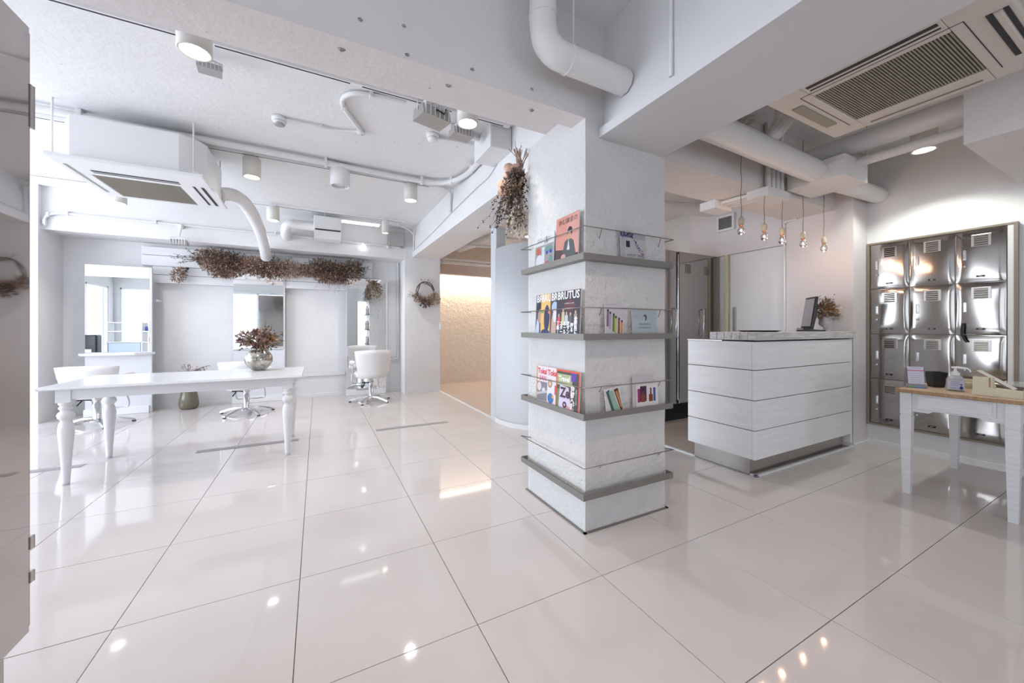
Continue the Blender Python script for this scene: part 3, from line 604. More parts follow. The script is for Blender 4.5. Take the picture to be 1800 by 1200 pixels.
# ================================================================== WALL LOCKERS (right)
t = thing('locker_bank', 'bank of twelve polished steel lockers set into the right wall', 'lockers', (5.10, 1.28, .2))
part('surround', MB().box(5.085, 5.12, .795, .815, .205, 2.075).box(5.085, 5.12, 1.725, 1.745, .205, 2.075).box(5.085, 5.12, .815, 1.725, .205, .222).box(5.085, 5.12, .815, 1.725, 2.058, 2.075), M['frame'], t, world=True)
part('side_strip', MB().box(5.09, 5.12, .816, .848, .222, 2.058, .002), M['smooth'], t, world=True)
part('carcass', MB().box(5.108, 5.12, .85, 1.725, .222, 2.058), M['frame'], t, world=True)
ys = [1.722, 1.431, 1.136, .852]; zl = [.226, .682, 1.140, 1.598, 2.055]
rd = random.Random(8)
for r0 in range(4):
    for c in range(3):
        ya, yb = ys[c]-.004, ys[c+1]+.004; za, zb = zl[r0]+.004, zl[r0+1]-.004
        if c == 0: ya -= .0
        # bulging door sheet
        m = MB(); n = 14; vs = []
        dep = .0045*rd.uniform(.3, 1.5)
        for i in range(n+1):
            for j in range(n+1):
                u, v = i/n, j/n; bul = (math.sin(PI*u)*math.sin(PI*v))**.6*dep + .0008*math.sin(5*u+c*2)*math.sin(4*v+r0)
                vs.append((5.098-bul-.004*(0 < i < n and 0 < j < n), ya+(yb-ya)*u, za+(zb-za)*v))
        m.add(vs, [(i*(n+1)+j, i*(n+1)+j+1, (i+1)*(n+1)+j+1, (i+1)*(n+1)+j) for i in range(n) for j in range(n)], True)
        m.box(5.098, 5.108, yb, ya, za, zb)
        d = part('locker_door', m, M['steel_door'], t, world=True)
        yc, zc = (ya+yb)/2, (za+zb)/2; xf = 5.088-dep
        v = MB().box(xf+.002, xf+.008, yc-.062, yc+.050, zb-.142, zb-.038, .002)
        for q in range(5):
            z_ = zb-.052-q*.0185
            v.extr([(xf+.002, z_-.010), (xf-.008, z_-.006), (xf+.002, z_+.004)], 'y', yc-.045, yc+.033)
        part('vent', v, M['steel_pl'] if c else M['steel_door'], d, world=True)
        hy = ya-.052
        part('handle', MB().box(xf-.002, xf+.008, hy-.010, hy+.010, zc-.03, zc+.058, .003).box(xf-.010, xf-.001, hy-.004, hy+.004, zc-.018, zc+.05, .002), M['chrome'], d, world=True)
        if (c+r0) % 2 or c == 0:
            part('keyhole', MB().lathe([(.0, -.004), (.011, -.004), (.011, .004), (.0, .004)], (xf, hy, zc-.085), 12, axis='x'), M['chrome'], d, world=True)
        pl = part('number_plate', MB().box(xf-.001, xf+.006, yc-.028, yc+.020, za+.040, za+.056), M['black'], d, world=True)
        num = lettering('0%d%d' % (r0+1, c+1), .013, flat((.85, .85, .85)), d, 0, 0, 0, name='number')
        for vv in num.data.vertices: vv.co = Vector((xf-.0016, yc-.004-vv.co.x, za+.048+vv.co.z))-Vector(t.location)
part('key_strap', MB().tube([(5.065, 1.085, 1.24), (5.052, 1.088, 1.19), (5.06, 1.09, 1.15), (5.055, 1.075, 1.10), (5.06, 1.062, 1.075)], .008, 6), M['black'], t, world=True)

# tall steel lockers behind the counter
t = thing('tall_steel_locker', 'tall grey polished steel locker pair behind the counter', 'lockers', (4.0, 3.38, .004))
part('carcass', MB().box(3.18, 4.785, 3.21, 3.58, .25, 2.165), M['steel_pl'], t, world=True)
part('foot', MB().box(3.25, 4.72, 3.33, 3.52, .004, .25), M['dark'], t, world=True)
for (a, b) in ((3.185, 3.975), (4.03, 4.775)):
    d = part('door', MB().box(a, b, 3.185, 3.208, .255, 2.16, .003), M['steel'], t, world=True)
    for q in (0.22, .72):
        xc = a+(b-a)*q; v = MB().box(xc-.045, xc+.045, 3.176, 3.186, 1.895, 2.015, .003)
        for s_ in range(5): v.extr([(3.176, 1.91+s_*.02), (3.168, 1.915+s_*.02), (3.176, 1.922+s_*.02)], 'x', xc-.034, xc+.034)
        part('vent', v, M['wire'], d, world=True)
for xh in (3.93, 4.45):
    part('handle', MB().tube([(xh, 3.186, 1.44), (xh, 3.15, 1.44), (xh, 3.15, 1.08), (xh, 3.186, 1.08)], .009, 8), M['chrome'], t, world=True)
part('hinge_rail', MB().box(3.979, 4.026, 3.19, 3.207, .26, 2.15).box(3.985, 4.02, 3.178, 3.19, 1.80, 1.93, .003).box(3.985, 4.02, 3.178, 3.19, .45, .62, .003), M['black'], t, world=True)
part('hinge_rod', MB().tube([(4.00, 3.18, .30), (4.00, 3.18, 2.12)], .008, 8), M['chrome'], t, world=True)

# foreground steel cabinet at the left edge
t = thing('steel_cabinet', 'large mirror-polished steel cabinet at the left edge of the picture', 'cabinet', (-1.15, 1.30, 0))
part('side_panel', MB().box(-.812, -.80, .88, 1.735, .25, 2.14, .002), wavy_steel('mirror_steel_side', (.50, .465, .45), .035, .10, 1.5), t, world=True)
part('carcass', MB().box(-1.50, -.812, .88, 1.735, .25, 2.14), M['steel_pl'], t, world=True)
part('door', MB().box(-1.50, -.806, 1.735, 1.752, .26, 2.13, .002), M['steel_door'], t, world=True)
for z0, z1 in ((1.83, 1.965), (.505, .545), (.40, .435)):
    part('hinge', MB().box(-.806, -.797, 1.735, 1.752, z0, z1, .001).tube([(-.799, 1.752, z0), (-.799, 1.752, z1)], .0035, 8), M['steel_pl'], t, world=True)
for x in (-.86, -1.44):
    for y in (.93, 1.66): part('leg', MB().box(x-.03, x+.03, y-.03, y+.03, 0, .25, .002), M['steel_pl'], t, world=True)

# ================================================================== CONSOLE TABLE AND ITS THINGS
t = thing('console_table', 'whitewashed table with oak top and drawer at the right edge', 'table', (4.32, .85, 0))
part('tabletop', MB().box(3.77, 4.93, .565, 1.128, .735, .757, .004), M['oaktop'], t, world=True)
part('tabletop_edge', MB().box(3.765, 3.771, .565, 1.128, .733, .757, .002).box(3.77, 4.93, .56, .565, .733, .757, .002).box(3.77, 4.93, 1.128, 1.132, .733, .757, .002), M['oak'], t, world=True)
for x in (3.815, 4.84):
    for y in (1.083, .612):
        s_ = .030; l_ = MB().box(x-s_, x+s_, y-s_, y+s_, .575, .735, .003).box(x-s_+.003, x+s_-.003, y-s_+.003, y+s_-.003, .563, .575)
        l_.add([(x+a*w_, y+b*w_, z) for z, w_ in ((0, .020), (.563, s_)) for a, b in ((-1, -1), (1, -1), (1, 1), (-1, 1))], [(3, 2, 1, 0), (4, 5, 6, 7), (0, 1, 5, 4), (1, 2, 6, 5), (2, 3, 7, 6), (3, 0, 4, 7)])
        part('leg', l_, M['wood_white'], t, world=True)
for x0, x1, y0, y1 in ((3.80, 3.822, .64, 1.055), (4.835, 4.855, .64, 1.055)):
    part('apron', MB().extr([(.642, .735), (1.053, .735), (1.053, .60), (.97, .60), (.95, .615), (.745, .615), (.725, .60), (.642, .60)], 'x', x0, x1), M['wood_white'], t, world=True)
part('apron', MB().box(3.845, 4.81, .592, .612, .60, .735), M['wood_white'], t, world=True); part('apron', MB().box(3.845, 4.81, 1.085, 1.105, .60, .735), M['wood_white'], t, world=True)
d = part('drawer', MB().box(3.792, 3.80, .675, 1.03, .625, .728, .002).box(3.786, 3.793, .69, 1.02, .642, .718, .002), M['wood_white'], t, world=True)
zt_ = .7575
t = thing('card_holder', 'smoky acrylic holder with a leaning price leaflet on the oak table', 'leaflet holder', (3.97, 1.085, zt_), rotz=-1.12)
part('holder', MB().extr([(.03, 0), (.033, 0), (.012, .12), (.006, .145), (.0, .145), (.008, .12)], 'x', -.055, .055).box(-.055, .055, -.05, .05, 0, .004).box(-.055, .055, -.05, -.047, .0, .03), M['acryl'], t)
lf = part('leaflet', MB().box(-.042, .042, -.001, .001, .004, .16), flat((.62, .62, .72)), t); lf.location = (.0, -.052, .0); lf.rotation_euler = (-.30, 0, 0)
for z0, z1, c in ((.128, .134, (.6, .08, .15)), (.004, .016, (.10, .42, .12))):
    b_ = MB().box(-.042, .042, -.0018, -.001, z0, z1); part('print_band', b_, flat(c), lf)
part('print_band', MB().box(-.010, .042, -.0021, -.0017, .004, .014), flat((.15, .30, .62)), lf)
part('print_line', MB().box(-.03, .03, -.0018, -.001, .150, .153).box(-.03, .02, -.0018, -.001, .108, .110).box(-.03, .03, -.0018, -.001, .092, .094).box(-.03, .03, -.0018, -.001, .076, .078).box(-.03, .025, -.0018, -.001, .060, .062).box(-.03, .03, -.0018, -.001, .044, .046), flat((.35, .35, .45)), lf)
t = thing('pen_cup', 'black tapered cup behind the leaflet holder on the oak table', 'cup', (4.14, 1.02, zt_))
part('cup_body', MB().lathe([(.0, .0), (.045, .0), (.062, .112), (.058, .112), (.042, .006), (.0, .006)], n=4, smooth=False), M['black'], t)
t = thing('sanitizer_bottle', 'clear hand sanitizer pump bottle with white nozzle on the oak table', 'pump bottle', (4.0, .892, zt_), rotz=-1.15)
part('bottle_body', MB().box(-.042, .042, -.026, .026, .002, .088, .012).lathe([(.040, .082), (.034, .098), (.020, .110), (.0, .112)], n=20), M['clearp'], t)
part('bottle_label', MB().box(-.032, .032, -.0275, -.0262, .012, .076), flat((.55, .57, .68)), t)
part('label_print', MB().box(-.026, .014, -.029, -.0276, .062, .065).box(-.026, .018, -.029, -.0276, .050, .053).box(-.026, .010, -.029, -.0276, .038, .041).box(-.026, .016, -.029, -.0276, .020, .023), flat((.25, .26, .42)), t)
part('label_print', MB().add([(x, -.0292, z) for x, z in disc(.022, .024, .008, .012)], [list(range(14))]).add([(x, -.0292, z) for x, z in disc(.022, .046, .005, .005)], [list(range(14))]), flat((.02, .04, .30)), t)
pn = part('pump_head', MB().lathe([(.020, .108), (.022, .112), (.021, .128), (.013, .134), (.008, .142), (.007, .160), (.0, .161)], n=18), M['white'], t)
part('nozzle', MB().tube([(-.018, 0, .163), (.01, 0, .165), (.055, 0, .160), (.066, 0, .150), (.070, 0, .136)], [.006, .008, .006, .005, .0042], 8), M['white'], pn)
t = thing('wooden_step_block', 'cream L-shaped wooden block on the front corner of the oak table', 'wooden block', (3.90, .70, zt_))
part('block', MB().extr([(.088, 0), (-.112, 0), (-.112, .046), (.006, .054), (.006, .118), (.088, .118)], 'x', -.028, .028), M['cream'], t)
part('slot', MB().box(-.029, .020, .012, .020, .056, .1185), M['oak'], t)
t = thing('framed_sign', 'small white sign in a thin wooden frame leaning behind the cream block', 'sign', (4.11, .74, zt_))
sgm = MB().add([(4.05, .815, .90), (4.05, .655, .785), (4.17, .655, .785), (4.17, .815, .90), (4.05, .812, .906), (4.05, .652, .791), (4.17, .652, .791), (4.17, .812, .906)], [(3, 2, 1, 0), (4, 5, 6, 7), (0, 1, 5, 4), (1, 2, 6, 5), (2, 3, 7, 6), (3, 0, 4, 7)])
sg = part('sign_board', sgm, flat((.66, .66, .64)), t, world=True)
part('sign_frame', MB().tube([(4.05, .813, .905), (4.05, .653, .79), (4.17, .653, .79), (4.17, .813, .905), (4.05, .813, .905)], .0035, 5), M['oak'], sg, world=True)
part('sign_support', MB().box(-.04, .04, .035, .05, 0, .105, .002), M['oak'], t)
t = thing('low_wooden_tray', 'low cream wooden tray behind the pump bottle on the oak table', 'tray', (4.42, .96, zt_))
part('tray_base', MB().box(-.19, .16, -.12, .12, 0, .012, .002), M['cream'], t); part('tray_rim', MB().box(-.19, .16, -.12, -.108, .012, .04, .002).box(-.19, .16, .108, .12, .012, .04, .002).box(-.19, -.178, -.108, .108, .012, .04, .002).box(.148, .16, -.108, .108, .012, .04, .002), M['cream'], t)
t = thing('glass_lidded_box', 'dark box with a glass lid at the right edge of the oak table', 'box', (4.33, .66, zt_))
part('box_body', MB().box(-.13, .18, -.07, .09, 0, .042, .003), M['frame'], t); part('lid', MB().box(-.14, .19, -.08, .10, .044, .053, .002), flat((.50, .54, .52), .05), t); part('ornament', MB().ball((-.1345, .03, .024), .011, 8).ball((-.1345, -.03, .024), .011, 8), M['chrome'], t)

# ================================================================== STYLING AREA
# dining table with turned legs
t = thing('turned_leg_table', 'long glossy white table with turned legs in the styling area', 'table', (-.98, 4.46, 0))
X0, X1, Y0, Y1 = -1.83, -.13, 4.02, 4.90
part('tabletop', MB().extr([(Y0, .742), (Y0+.012, .734), (Y1-.012, .734), (Y1, .742), (Y1-.008, .758), (Y0+.008, .758)], 'x', X0, X1).box(X0-.004, X0, Y0+.006, Y1-.006, .738, .756), M['table'], t, world=True)
part('apron', MB().box(-1.67, -.29, 4.085, 4.11, .655, .734, .002), M['table'], t, world=True); part('apron', MB().box(-1.67, -.29, 4.80, 4.825, .655, .734, .002), M['table'], t, world=True)
part('apron', MB().box(-1.745, -1.72, 4.15, 4.76, .655, .734, .002), M['table'], t, world=True); part('apron', MB().box(-.24, -.215, 4.15, 4.76, .655, .734, .002), M['table'], t, world=True)
prof = [(.0, 0), (.020, 0), (.022, .03), (.026, .12), (.034, .25), (.042, .36), (.046, .42), (.040, .465), (.030, .492), (.034, .50), (.046, .515), (.050, .535), (.043, .553), (.032, .562), (.031, .575), (.040, .582), (.041, .592), (.033, .600), (.033, .610), (.042, .617), (.042, .632), (.036, .636)]
for x in (-1.71, -.25):
    for y in (4.12, 4.79): part('leg', MB().lathe(prof, (x, y, 0), 20).box(x-.042, x+.042, y-.042, y+.042, .632, .734, .003), M['table'], t, world=True)
# mercury glass vase with bouquet
rv = random.Random(21)
t = thing('mercury_glass_vase', 'round silvery glass vase filled with brown dried flowers on the white table', 'vase', (-.546, 4.70, .7585))
part('vase_body', MB().lathe([(.0, .0), (.05, .0), (.06, .006), (.098, .04), (.124, .09), (.127, .125), (.112, .17), (.085, .205), (.070, .225), (.072, .236), (.064, .236), (.0, .225)], n=36), M['merc'], t)
for col, n, c, rad, L_, W_2 in (('brown', 130, (0, 0, .33), (.16, .13, .09), .045, .012), ('tan', 70, (.03, 0, .32), (.15, .12, .09), .04, .013), ('pink', 60, (-.08, -.02, .34), (.12, .1, .07), .04, .013), ('khaki', 60, (0, 0, .31), (.19, .15, .08), .06, .009)):
    m = MB(); cloud(m, c, rad, n, L_, W_2, rv); part('dried_foliage', m, M[col], t, kind='stuff')
for (x, y, z, c, r0) in ((.07, -.10, .29, 'rust', .06), (.105, -.06, .32, 'ochre', .055), (.02, -.11, .32, 'rust', .05), (-.08, -.09, .34, 'cotton', .045), (-.02, -.05, .40, 'pink', .055), (.04, -.02, .42, 'cotton', .05), (-.12, -.05, .30, 'pink', .045), (-.05, -.12, .29, 'brown', .05), (.13, .0, .36, 'pink', .04)):
    m = MB(); bloom(m, (x, y, z), r0, rv, 26, Vector((x, y-.05, .05))); part('dried_flower', m, M[c], t)
m = MB()
for k in range(26): sprig(m, (rv.uniform(-.03, .03), 0, .22), (rv.uniform(-1, 1), rv.uniform(-.8, .6), rv.uniform(.3, 1.1)), rv.uniform(.15, .26), rv, 6, beads=3, br=.006, leafs=5, ll=.04, lw=.007)
part('dried_stem', m, M['twig'], t, kind='stuff')
# olive floor vase
t = thing('olive_floor_vase', 'translucent olive glass floor vase with one dried branch, under the table', 'vase', (-1.70, 7.16, 0))
part('vase_body', MB().lathe([(.0, .0), (.085, .0), (.105, .012), (.118, .05), (.120, .09), (.108, .17), (.096, .24), (.094, .33), (.090, .33), (.092, .24), (.104, .17), (.114, .09), (.112, .05), (.09, .02), (.0, .016)], n=28), M['olive'], t)
m = MB(); st = sprig(m, (0, 0, .05), (.04, 0, 1), .42, rv, 8, tr=.003)
m2 = MB(); cloud(m2, (.03, -.02, .58), (.11, .05, .07), 40, .035, .008, rv)
for k in range(18): sprig(m, (.0+rv.uniform(-.02, .02), -.01, .47), (rv.uniform(-.6, .9), rv.uniform(-.3, .3), .9), rv.uniform(.12, .2), rv, 5, tr=.0025, beads=2, br=.006)
for k in range(8): sprig(m, (.06, -.01, .56), (rv.uniform(.7, 1.2), rv.uniform(-.3, .3), rv.uniform(0, .4)), rv.uniform(.12, .2), rv, 5, tr=.0025, beads=3, br=.008)
part('dried_branch', m, M['purpletwig'], t); part('dried_foliage', m2, M['pink'], t, kind='stuff')

# mirrors
def mirror(name, x0, x1, yf, top, zc, label, shelf=False):
    t = thing(name, label, 'mirror', ((x0+x1)/2, yf+.03, 0.001), group='standing mirrors along the back wall')
    part('backing_board', MB().box(x0, x1, yf+.006, yf+.05, .001, top, .002), M['mboard'], t, world=True)
    part('glass', MB().box(x0+.004, x1-.004, yf, yf+.006, zc, top-.004), M['mirror'], t, world=True)
    part('plinth', MB().box(x0-.01, x1-.004, yf-.015, yf+.005, .001, .10, .003), M['white'], t, world=True)
    part('side_batten', MB().box(x1, x1+.022, yf+.004, yf+.05, .001, top, .002), M['wood_white'], t, world=True)
    o = part('power_outlet', MB().box(x1+.022, x1+.036, yf+.008, yf+.048, .30, .42, .003), M['socket'], t, world=True)
    if shelf: part('shelf', MB().prism([(x0-.06, yf-.002), (x0+.02, yf-.14), (x1-.12, yf-.14), (x1+.06, yf-.02), (x1+.06, yf-.002)], zc-.04, zc-.012), M['white'], t, world=True)
    return t
mirror('standing_mirror', -2.775, -2.12, 7.10, 2.06, .87, 'leftmost standing mirror, beside the left column, with a small white shelf', True)
mirror('standing_mirror', -1.186, -.503, 7.28, 2.16, .84, 'middle standing mirror, behind the silvery vase')
mirror('standing_mirror', .455, 1.125, 7.20, 2.085, .12, 'rightmost standing mirror with a dried bunch on its top right')
# wall hook arms beside the left mirror
single('wall_peg', MB().tube([(-2.08, 7.39, 1.60), (-2.08, 7.22, 1.60)], .018, 8), M['white'], 'white peg on the wall right of the leftmost mirror', 'peg')
# dried bunch on the right mirror
t = thing('dried_bunch', 'small dark dried bunch hanging upside down on the rightmost mirror', 'dried flowers', (.90, 7.165, 2.06))
m = MB(); 
for k in range(34): sprig(m, (rv.uniform(-.06, .06), 0, .0), (rv.uniform(-.35, .75), rv.uniform(-.35, .0), -1), rv.uniform(.14, .36), rv, 6, leafs=6, ll=.05, lw=.010)
part('dried_stem', m, M['khaki'], t, kind='stuff'); m = MB(); cloud(m, (-.01, -.03, -.08), (.08, .03, .07), 40, .04, .01, rv); part('dried_foliage', m, M['brown'], t, kind='stuff')

# salon chairs
def chair(loc, rz, label, seat_z=.44, h=.44):
    t = thing('salon_chair', label, 'chair', loc, rz, 'white salon chairs at the mirrors')
    # upholstered shell back: wide at the top
    nu, nv = 22, 12; vs = []; 
    def sup(t_, p): return max(0.0, 1-abs(t_)**p)**(1/p)
    for side in (1, -1):
        for i in range(nu+1):
            for j in range(nv+1):
                u = -1+2*i/nu; v = j/nv
                wd = .205+.085*v**.7
                thk = .040*sup(u, 5)*max(.0, min(1, sup((v-.5)*2, 6)))
                x = wd*u; y = -.235+.105*u*u-.05*v + side*thk; z = seat_z-.045+h*v+.018*(1-u*u)*v
                vs.append((x, y, z))
    f = []
    M0 = (nu+1)*(nv+1)
    for i in range(nu):
        for j in range(nv):
            a = i*(nv+1)+j; b = a+nv+1
            f += [(a, a+1, b+1, b), (M0+a, M0+b, M0+b+1, M0+a+1)]
    part('backrest', MB().add(vs, f, True), M['vinylchair'], t)
    # seat cushion
    vs = []; f = []; n = 30; rings = [(0, .055), (.6, .055), (.93, .047), (1, .025), (1, -.01), (.94, -.035), (.5, -.045), (0, -.045)]
    for (q, z) in rings:
        for k in range(n):
            a = 2*PI*k/n; ca, sa = math.cos(a), math.sin(a)
            vs.append((.245*q*math.copysign(abs(ca)**.6, ca), .03+.235*q*math.copysign(abs(sa)**.6, sa), seat_z+z))
    for i in range(len(rings)-1):
        for k in range(n): f.append((i*n+k, i*n+(k+1) % n, (i+1)*n+(k+1) % n, (i+1)*n+k))
    part('seat', MB().add(vs, f, True), M['vinylchair'], t)
    for s_ in (-1, 1):
        arm = part('armrest', MB().tube(smooth_path([(s_*.265, -.14, seat_z+.21), (s_*.285, -.02, seat_z+.215), (s_*.285, .12, seat_z+.20), (s_*.275, .19, seat_z+.15)], 4), [.024]*4+[.028]*5+[.026]*3+[.018], 10), M['vinylchair'], t)
        part('arm_strut', MB().tube([(s_*.285, .0, seat_z+.2), (s_*.29, -.01, seat_z+.04), (s_*.20, -.02, seat_z-.035)], .010, 8), M['chrome'], arm)
        part('back_bolt', MB().ball((s_*.11, -.275, seat_z-.035), .013, 8), M['chrome'], t)
    part('column', MB().lathe([(.0, .05), (.075, .05), (.062, .065), (.040, .08), (.040, .255), (.034, .26), (.034, .375), (.05, .385), (.05, seat_z-.03)], n=20), M['chrome'], t)
    part('collar', MB().lathe([(.035, .30), (.048, .302), (.048, .332), (.035, .335)], n=18), M['chrome'], t)
    part('pump_lever', MB().tube([(-.03, -.03, .315), (-.10, -.06, .325), (-.14, -.09, .26)], .008, 6).box(-.155, -.10, -.085, -.055, .318, .334, .003), M['black'], t)
    for k in range(5):
        a = 2*PI*k/5+.31; c_, s2 = math.cos(a), math.sin(a); L1 = .335
        leg = MB(); segs = [(.04, .075, .030), (.14, .078, .028), (.24, .052, .025), (L1, .022, .020)]; vs = []; f = []
        for (r_, z, w_) in segs:
            for (q, dz) in ((-w_, -.010), (w_, -.010), (w_*.7, .012), (-w_*.7, .012)): vs.append((r_*c_-q*s2, r_*s2+q*c_, z+dz))
        for i in range(3):
            for q in range(4): f.append((i*4+q, i*4+(q+1) % 4, (i+1)*4+(q+1) % 4, (i+1)*4+q))
        f += [(0, 1, 2, 3), (15, 14, 13, 12)]
        lg = part('leg', leg.add(vs, f), M['chrome'], t)
        part('glide', MB().lathe([(.0, .0), (.020, .0), (.020, .014), (.0, .016)], ((L1-.012)*c_, (L1-.012)*s2, 0), 12), M['black'], lg)
    part('footrest', MB().tube(smooth_path([(-.17, .20, seat_z-.04), (-.18, .27, .27), (-.17, .30, .17), (-.10, .31, .155), (.10, .31, .155), (.17, .30, .17), (.18, .27, .27), (.17, .20, seat_z-.04)], 4), .009, 8), M['chrome'], t)
    return t
chair((.78, 6.50, 0), .10, 'rightmost white salon chair, in front of the rightmost mirror')
chair((-.89, 6.40, 0), -.05, 'middle white salon chair, mostly hidden by the table and vase', seat_z=.40, h=.38)
chair((-2.42, 6.47, 0), -.08, 'leftmost white salon chair, behind the left end of the table', seat_z=.40, h=.38)

# dried flower garland along the planks
t = thing('dried_garland', 'long brown dried flower garland across the white wall planks', 'garland', (-.55, 7.28, 2.1))
rg = random.Random(4)
lobes = [(-1.44, 2.27, .20, .11, 'brown', 620), (-1.30, 2.14, .22, .12, 'rust', 620), (-1.18, 2.24, .15, .10, 'darkbrown', 360), (-.88, 2.19, .24, .10, 'rust', 700), (-.70, 2.15, .24, .09, 'brown', 460), (-.42, 2.16, .22, .10, 'rust', 560),
         (-.12, 2.16, .15, .07, 'brown', 320), (.12, 2.16, .20, .14, 'brown', 680), (.30, 2.16, .18, .14, 'darkbrown', 430), (.45, 2.15, .20, .13, 'brown', 560), (.05, 2.28, .18, .08, 'khaki', 240), (.55, 2.30, .12, .07, 'khaki', 240), (-1.45, 2.24, .16, .10, 'khaki', 150), (.18, 2.05, .2, .06, 'rust', 260), (-1.3, 2.05, .16, .06, 'brown', 260), (-1.83, 1.97, .07, .07, 'brown', 150)]
by = {}
for (x, z, rx, rz, col, n) in lobes:
    m = by.setdefault(col, MB()); cloud(m, (x, 7.19, z+.01), (rx*1.15, .06, rz*1.35), int(n*1.15), .048, .010, rg, out=.55, zmax=2.40)
for col, m in by.items(): part('dried_foliage', m, M[col], t, world=True, kind='stuff')
m = MB(); mt = MB()
for k in range(70):
    x = rg.uniform(-1.55, .65); z = 2.16+rg.uniform(-.05, .07); sprig(m, (x, 7.21, z), (rg.uniform(-.8, .8), rg.uniform(-.5, .1), rg.uniform(-1, .9)), rg.uniform(.12, .24), rg, 6, tr=.0015, beads=2, br=.005, leafs=8, ll=.035, lw=.007)
for k in range(9): sprig(m, (-1.5, 7.24, 2.27), (-1, -.05, rg.uniform(-.35, .0)), rg.uniform(.25, .45), rg, 8, tr=.002, leafs=16, ll=.03, lw=.006)
for k in range(7): sprig(m, (-1.72, 7.24, 2.10), (rg.uniform(-1, -.2), 0, rg.uniform(-1, -.1)), rg.uniform(.12, .22), rg, 8, tr=.002, leafs=14, ll=.03, lw=.006)
for k in range(12): sprig(m, (.50, 7.22, 2.25), (1, -.1, rg.uniform(-.5, .7)), rg.uniform(.18, .30), rg, 6, tr=.003, leafs=10, ll=.05, lw=.008)
part('dried_stem', m, M['twig'], t, world=True, kind='stuff')
for k in range(46): sprig(mt, (.25+rg.uniform(-.2, .35), 7.2, 2.18), (rg.uniform(-.7, .8), rg.uniform(-.4, .0), rg.choice((-1, -1, 1))*rg.uniform(.5, 1)), rg.uniform(.2, .42), rg, 7, tr=.0009, beads=9, br=.0036)
part('wispy_spray', mt, M['purpletwig'], t, world=True, kind='stuff')
m = MB()
for (x, z) in ((-1.10, 2.06), (-1.05, 2.09), (-.72, 1.98), (-.66, 1.95), (-.85, 2.03), (-.60, 2.02)):
    for k in range(8): m.leaf((x, 7.17, z), rdir(rg, -.4), .05, .012, rg)
part('white_leaf', m, M['cotton'], t, world=True, kind='stuff')
# wreath
t = thing('dried_wreath', 'twiggy round wreath with brown and cream dried flowers on the back column', 'wreath', (1.78, 6.895, 1.80))
m = MB()
for k in range(9):
    ph = rg.uniform(0, 6.3); pts = []
    for q in range(29):
        a = 2*PI*q/28; R_ = .165+.020*math.sin(2*a+ph)+.010*math.sin(5*a+ph*2)
        pts.append((R_*math.cos(a)+.0, -.02+.015*math.sin(3*a+ph), .05+R_*1.15*math.sin(a)))
    m.tube(pts, .0032, 4, caps=False)
for k in range(10): sprig(m, (rg.uniform(-.1, .12), -.02, .2), (rg.uniform(-1, 1), 0, 1), .13, rg, 6, tr=.0014)
for k in range(8): sprig(m, (-.16, -.02, -.03), (-1, rg.uniform(-.2, .1), rg.uniform(.0, .5)), .18, rg, 6, tr=.0012, beads=5, br=.004)
part('twig_ring', m, M['twig'], t)
for col, c, rad, n in (('brown', (-.14, -.05, -.04), (.09, .05, .08), 130), ('darkbrown', (-.02, -.06, -.14), (.09, .05, .07), 130), ('rust', (.02, -.06, -.09), (.10, .05, .07), 110), ('tan', (.16, -.05, -.06), (.09, .05, .11), 130), ('cotton', (.19, -.05, -.02), (.06, .04, .09), 60)):
    m = MB(); cloud(m, c, rad, n, .045, .011, rg); part('dried_foliage', m, M[col], t, kind='stuff')
# hanging bouquet on the pillar's far corner
t = thing('hanging_bouquet', 'large dark dried bouquet hanging head down beside the pillar top', 'dried flowers', (1.36, 2.47, 2.49))
m = MB()
for k in range(26): sprig(m, (rg.uniform(-.02, .02), rg.uniform(-.02, .02), -.08), (rg.uniform(-.4, .3), rg.uniform(-.4, .4), 1), rg.uniform(.12, .19), rg, 5, tr=.003)
part('tied_stems', m, M['rust'], t, kind='stuff')
m = MB()
for k in range(110):
    pts = sprig(m, (rg.uniform(-.08, .02), rg.uniform(-.05, .10), -.1), (rg.uniform(-.30, .12), rg.uniform(-.25, .5), -1), rg.uniform(.2, .50), rg, 8, tr=.0013, beads=14, br=.0062)
part('seed_sprays', m, M['seed'], t, kind='stuff')
m = MB()
for k in range(40): sprig(m, (rg.uniform(-.04, .04), rg.uniform(-.03, .08), -.3), (rg.uniform(-.25, .15), rg.uniform(-.2, .3), -1), rg.uniform(.15, .34), rg, 8, tr=.001, beads=10, br=.0065)
part('pale_seed_sprays', m, M['cotton'], t, kind='stuff')
for (x, y, z, r0) in ((-.05, .10, -.12, .045), (-.09, .14, -.17, .04), (-.09, .12, -.24, .042), (-.03, .02, -.09, .05), (-.05, .10, -.05, .04)):
    m = MB(); n = Vector((-.5, -.85, .2)).normalized(); a_ = n.cross(Vector((0, 0, 1))).normalized(); b_ = n.cross(a_); c = Vector((x, y, z))
    m.add([c+n*.006]+[c+(a_*math.cos(2*PI*k/14)+b_*math.sin(2*PI*k/14))*r0 for k in range(14)], [(0, 1+k, 1+(k+1) % 14) for k in range(14)], True); part('round_leaf', m, M['rust'], t)
for c, n_ in (((-.05, .03, -.25), 'tan'), ((-.02, .06, -.33), 'rust'), ((-.04, .0, -.15), 'brown')):
    m = MB(); cloud(m, c, (.05, .07, .06), 60, .04, .012, rg); part('dried_foliage', m, M[n_], t, kind='stuff')
m = MB().tube([(-.02, .03, .02), (-.02, .03, .07)], .004, 6); part('hook', m, M['white'], t)

# switch on the column, cable on the beam
t = thing('light_switch', 'small white wall switch at the corridor corner', 'switch', (2.075, 6.955, 1.17))
part('switch_plate', MB().box(2.062, 2.078, 6.90, 6.934, 1.17, 1.295, .003), M['white'], t, world=True); part('rocker', MB().box(2.066, 2.074, 6.896, 6.90, 1.20, 1.265), M['mboard'], t, world=True)

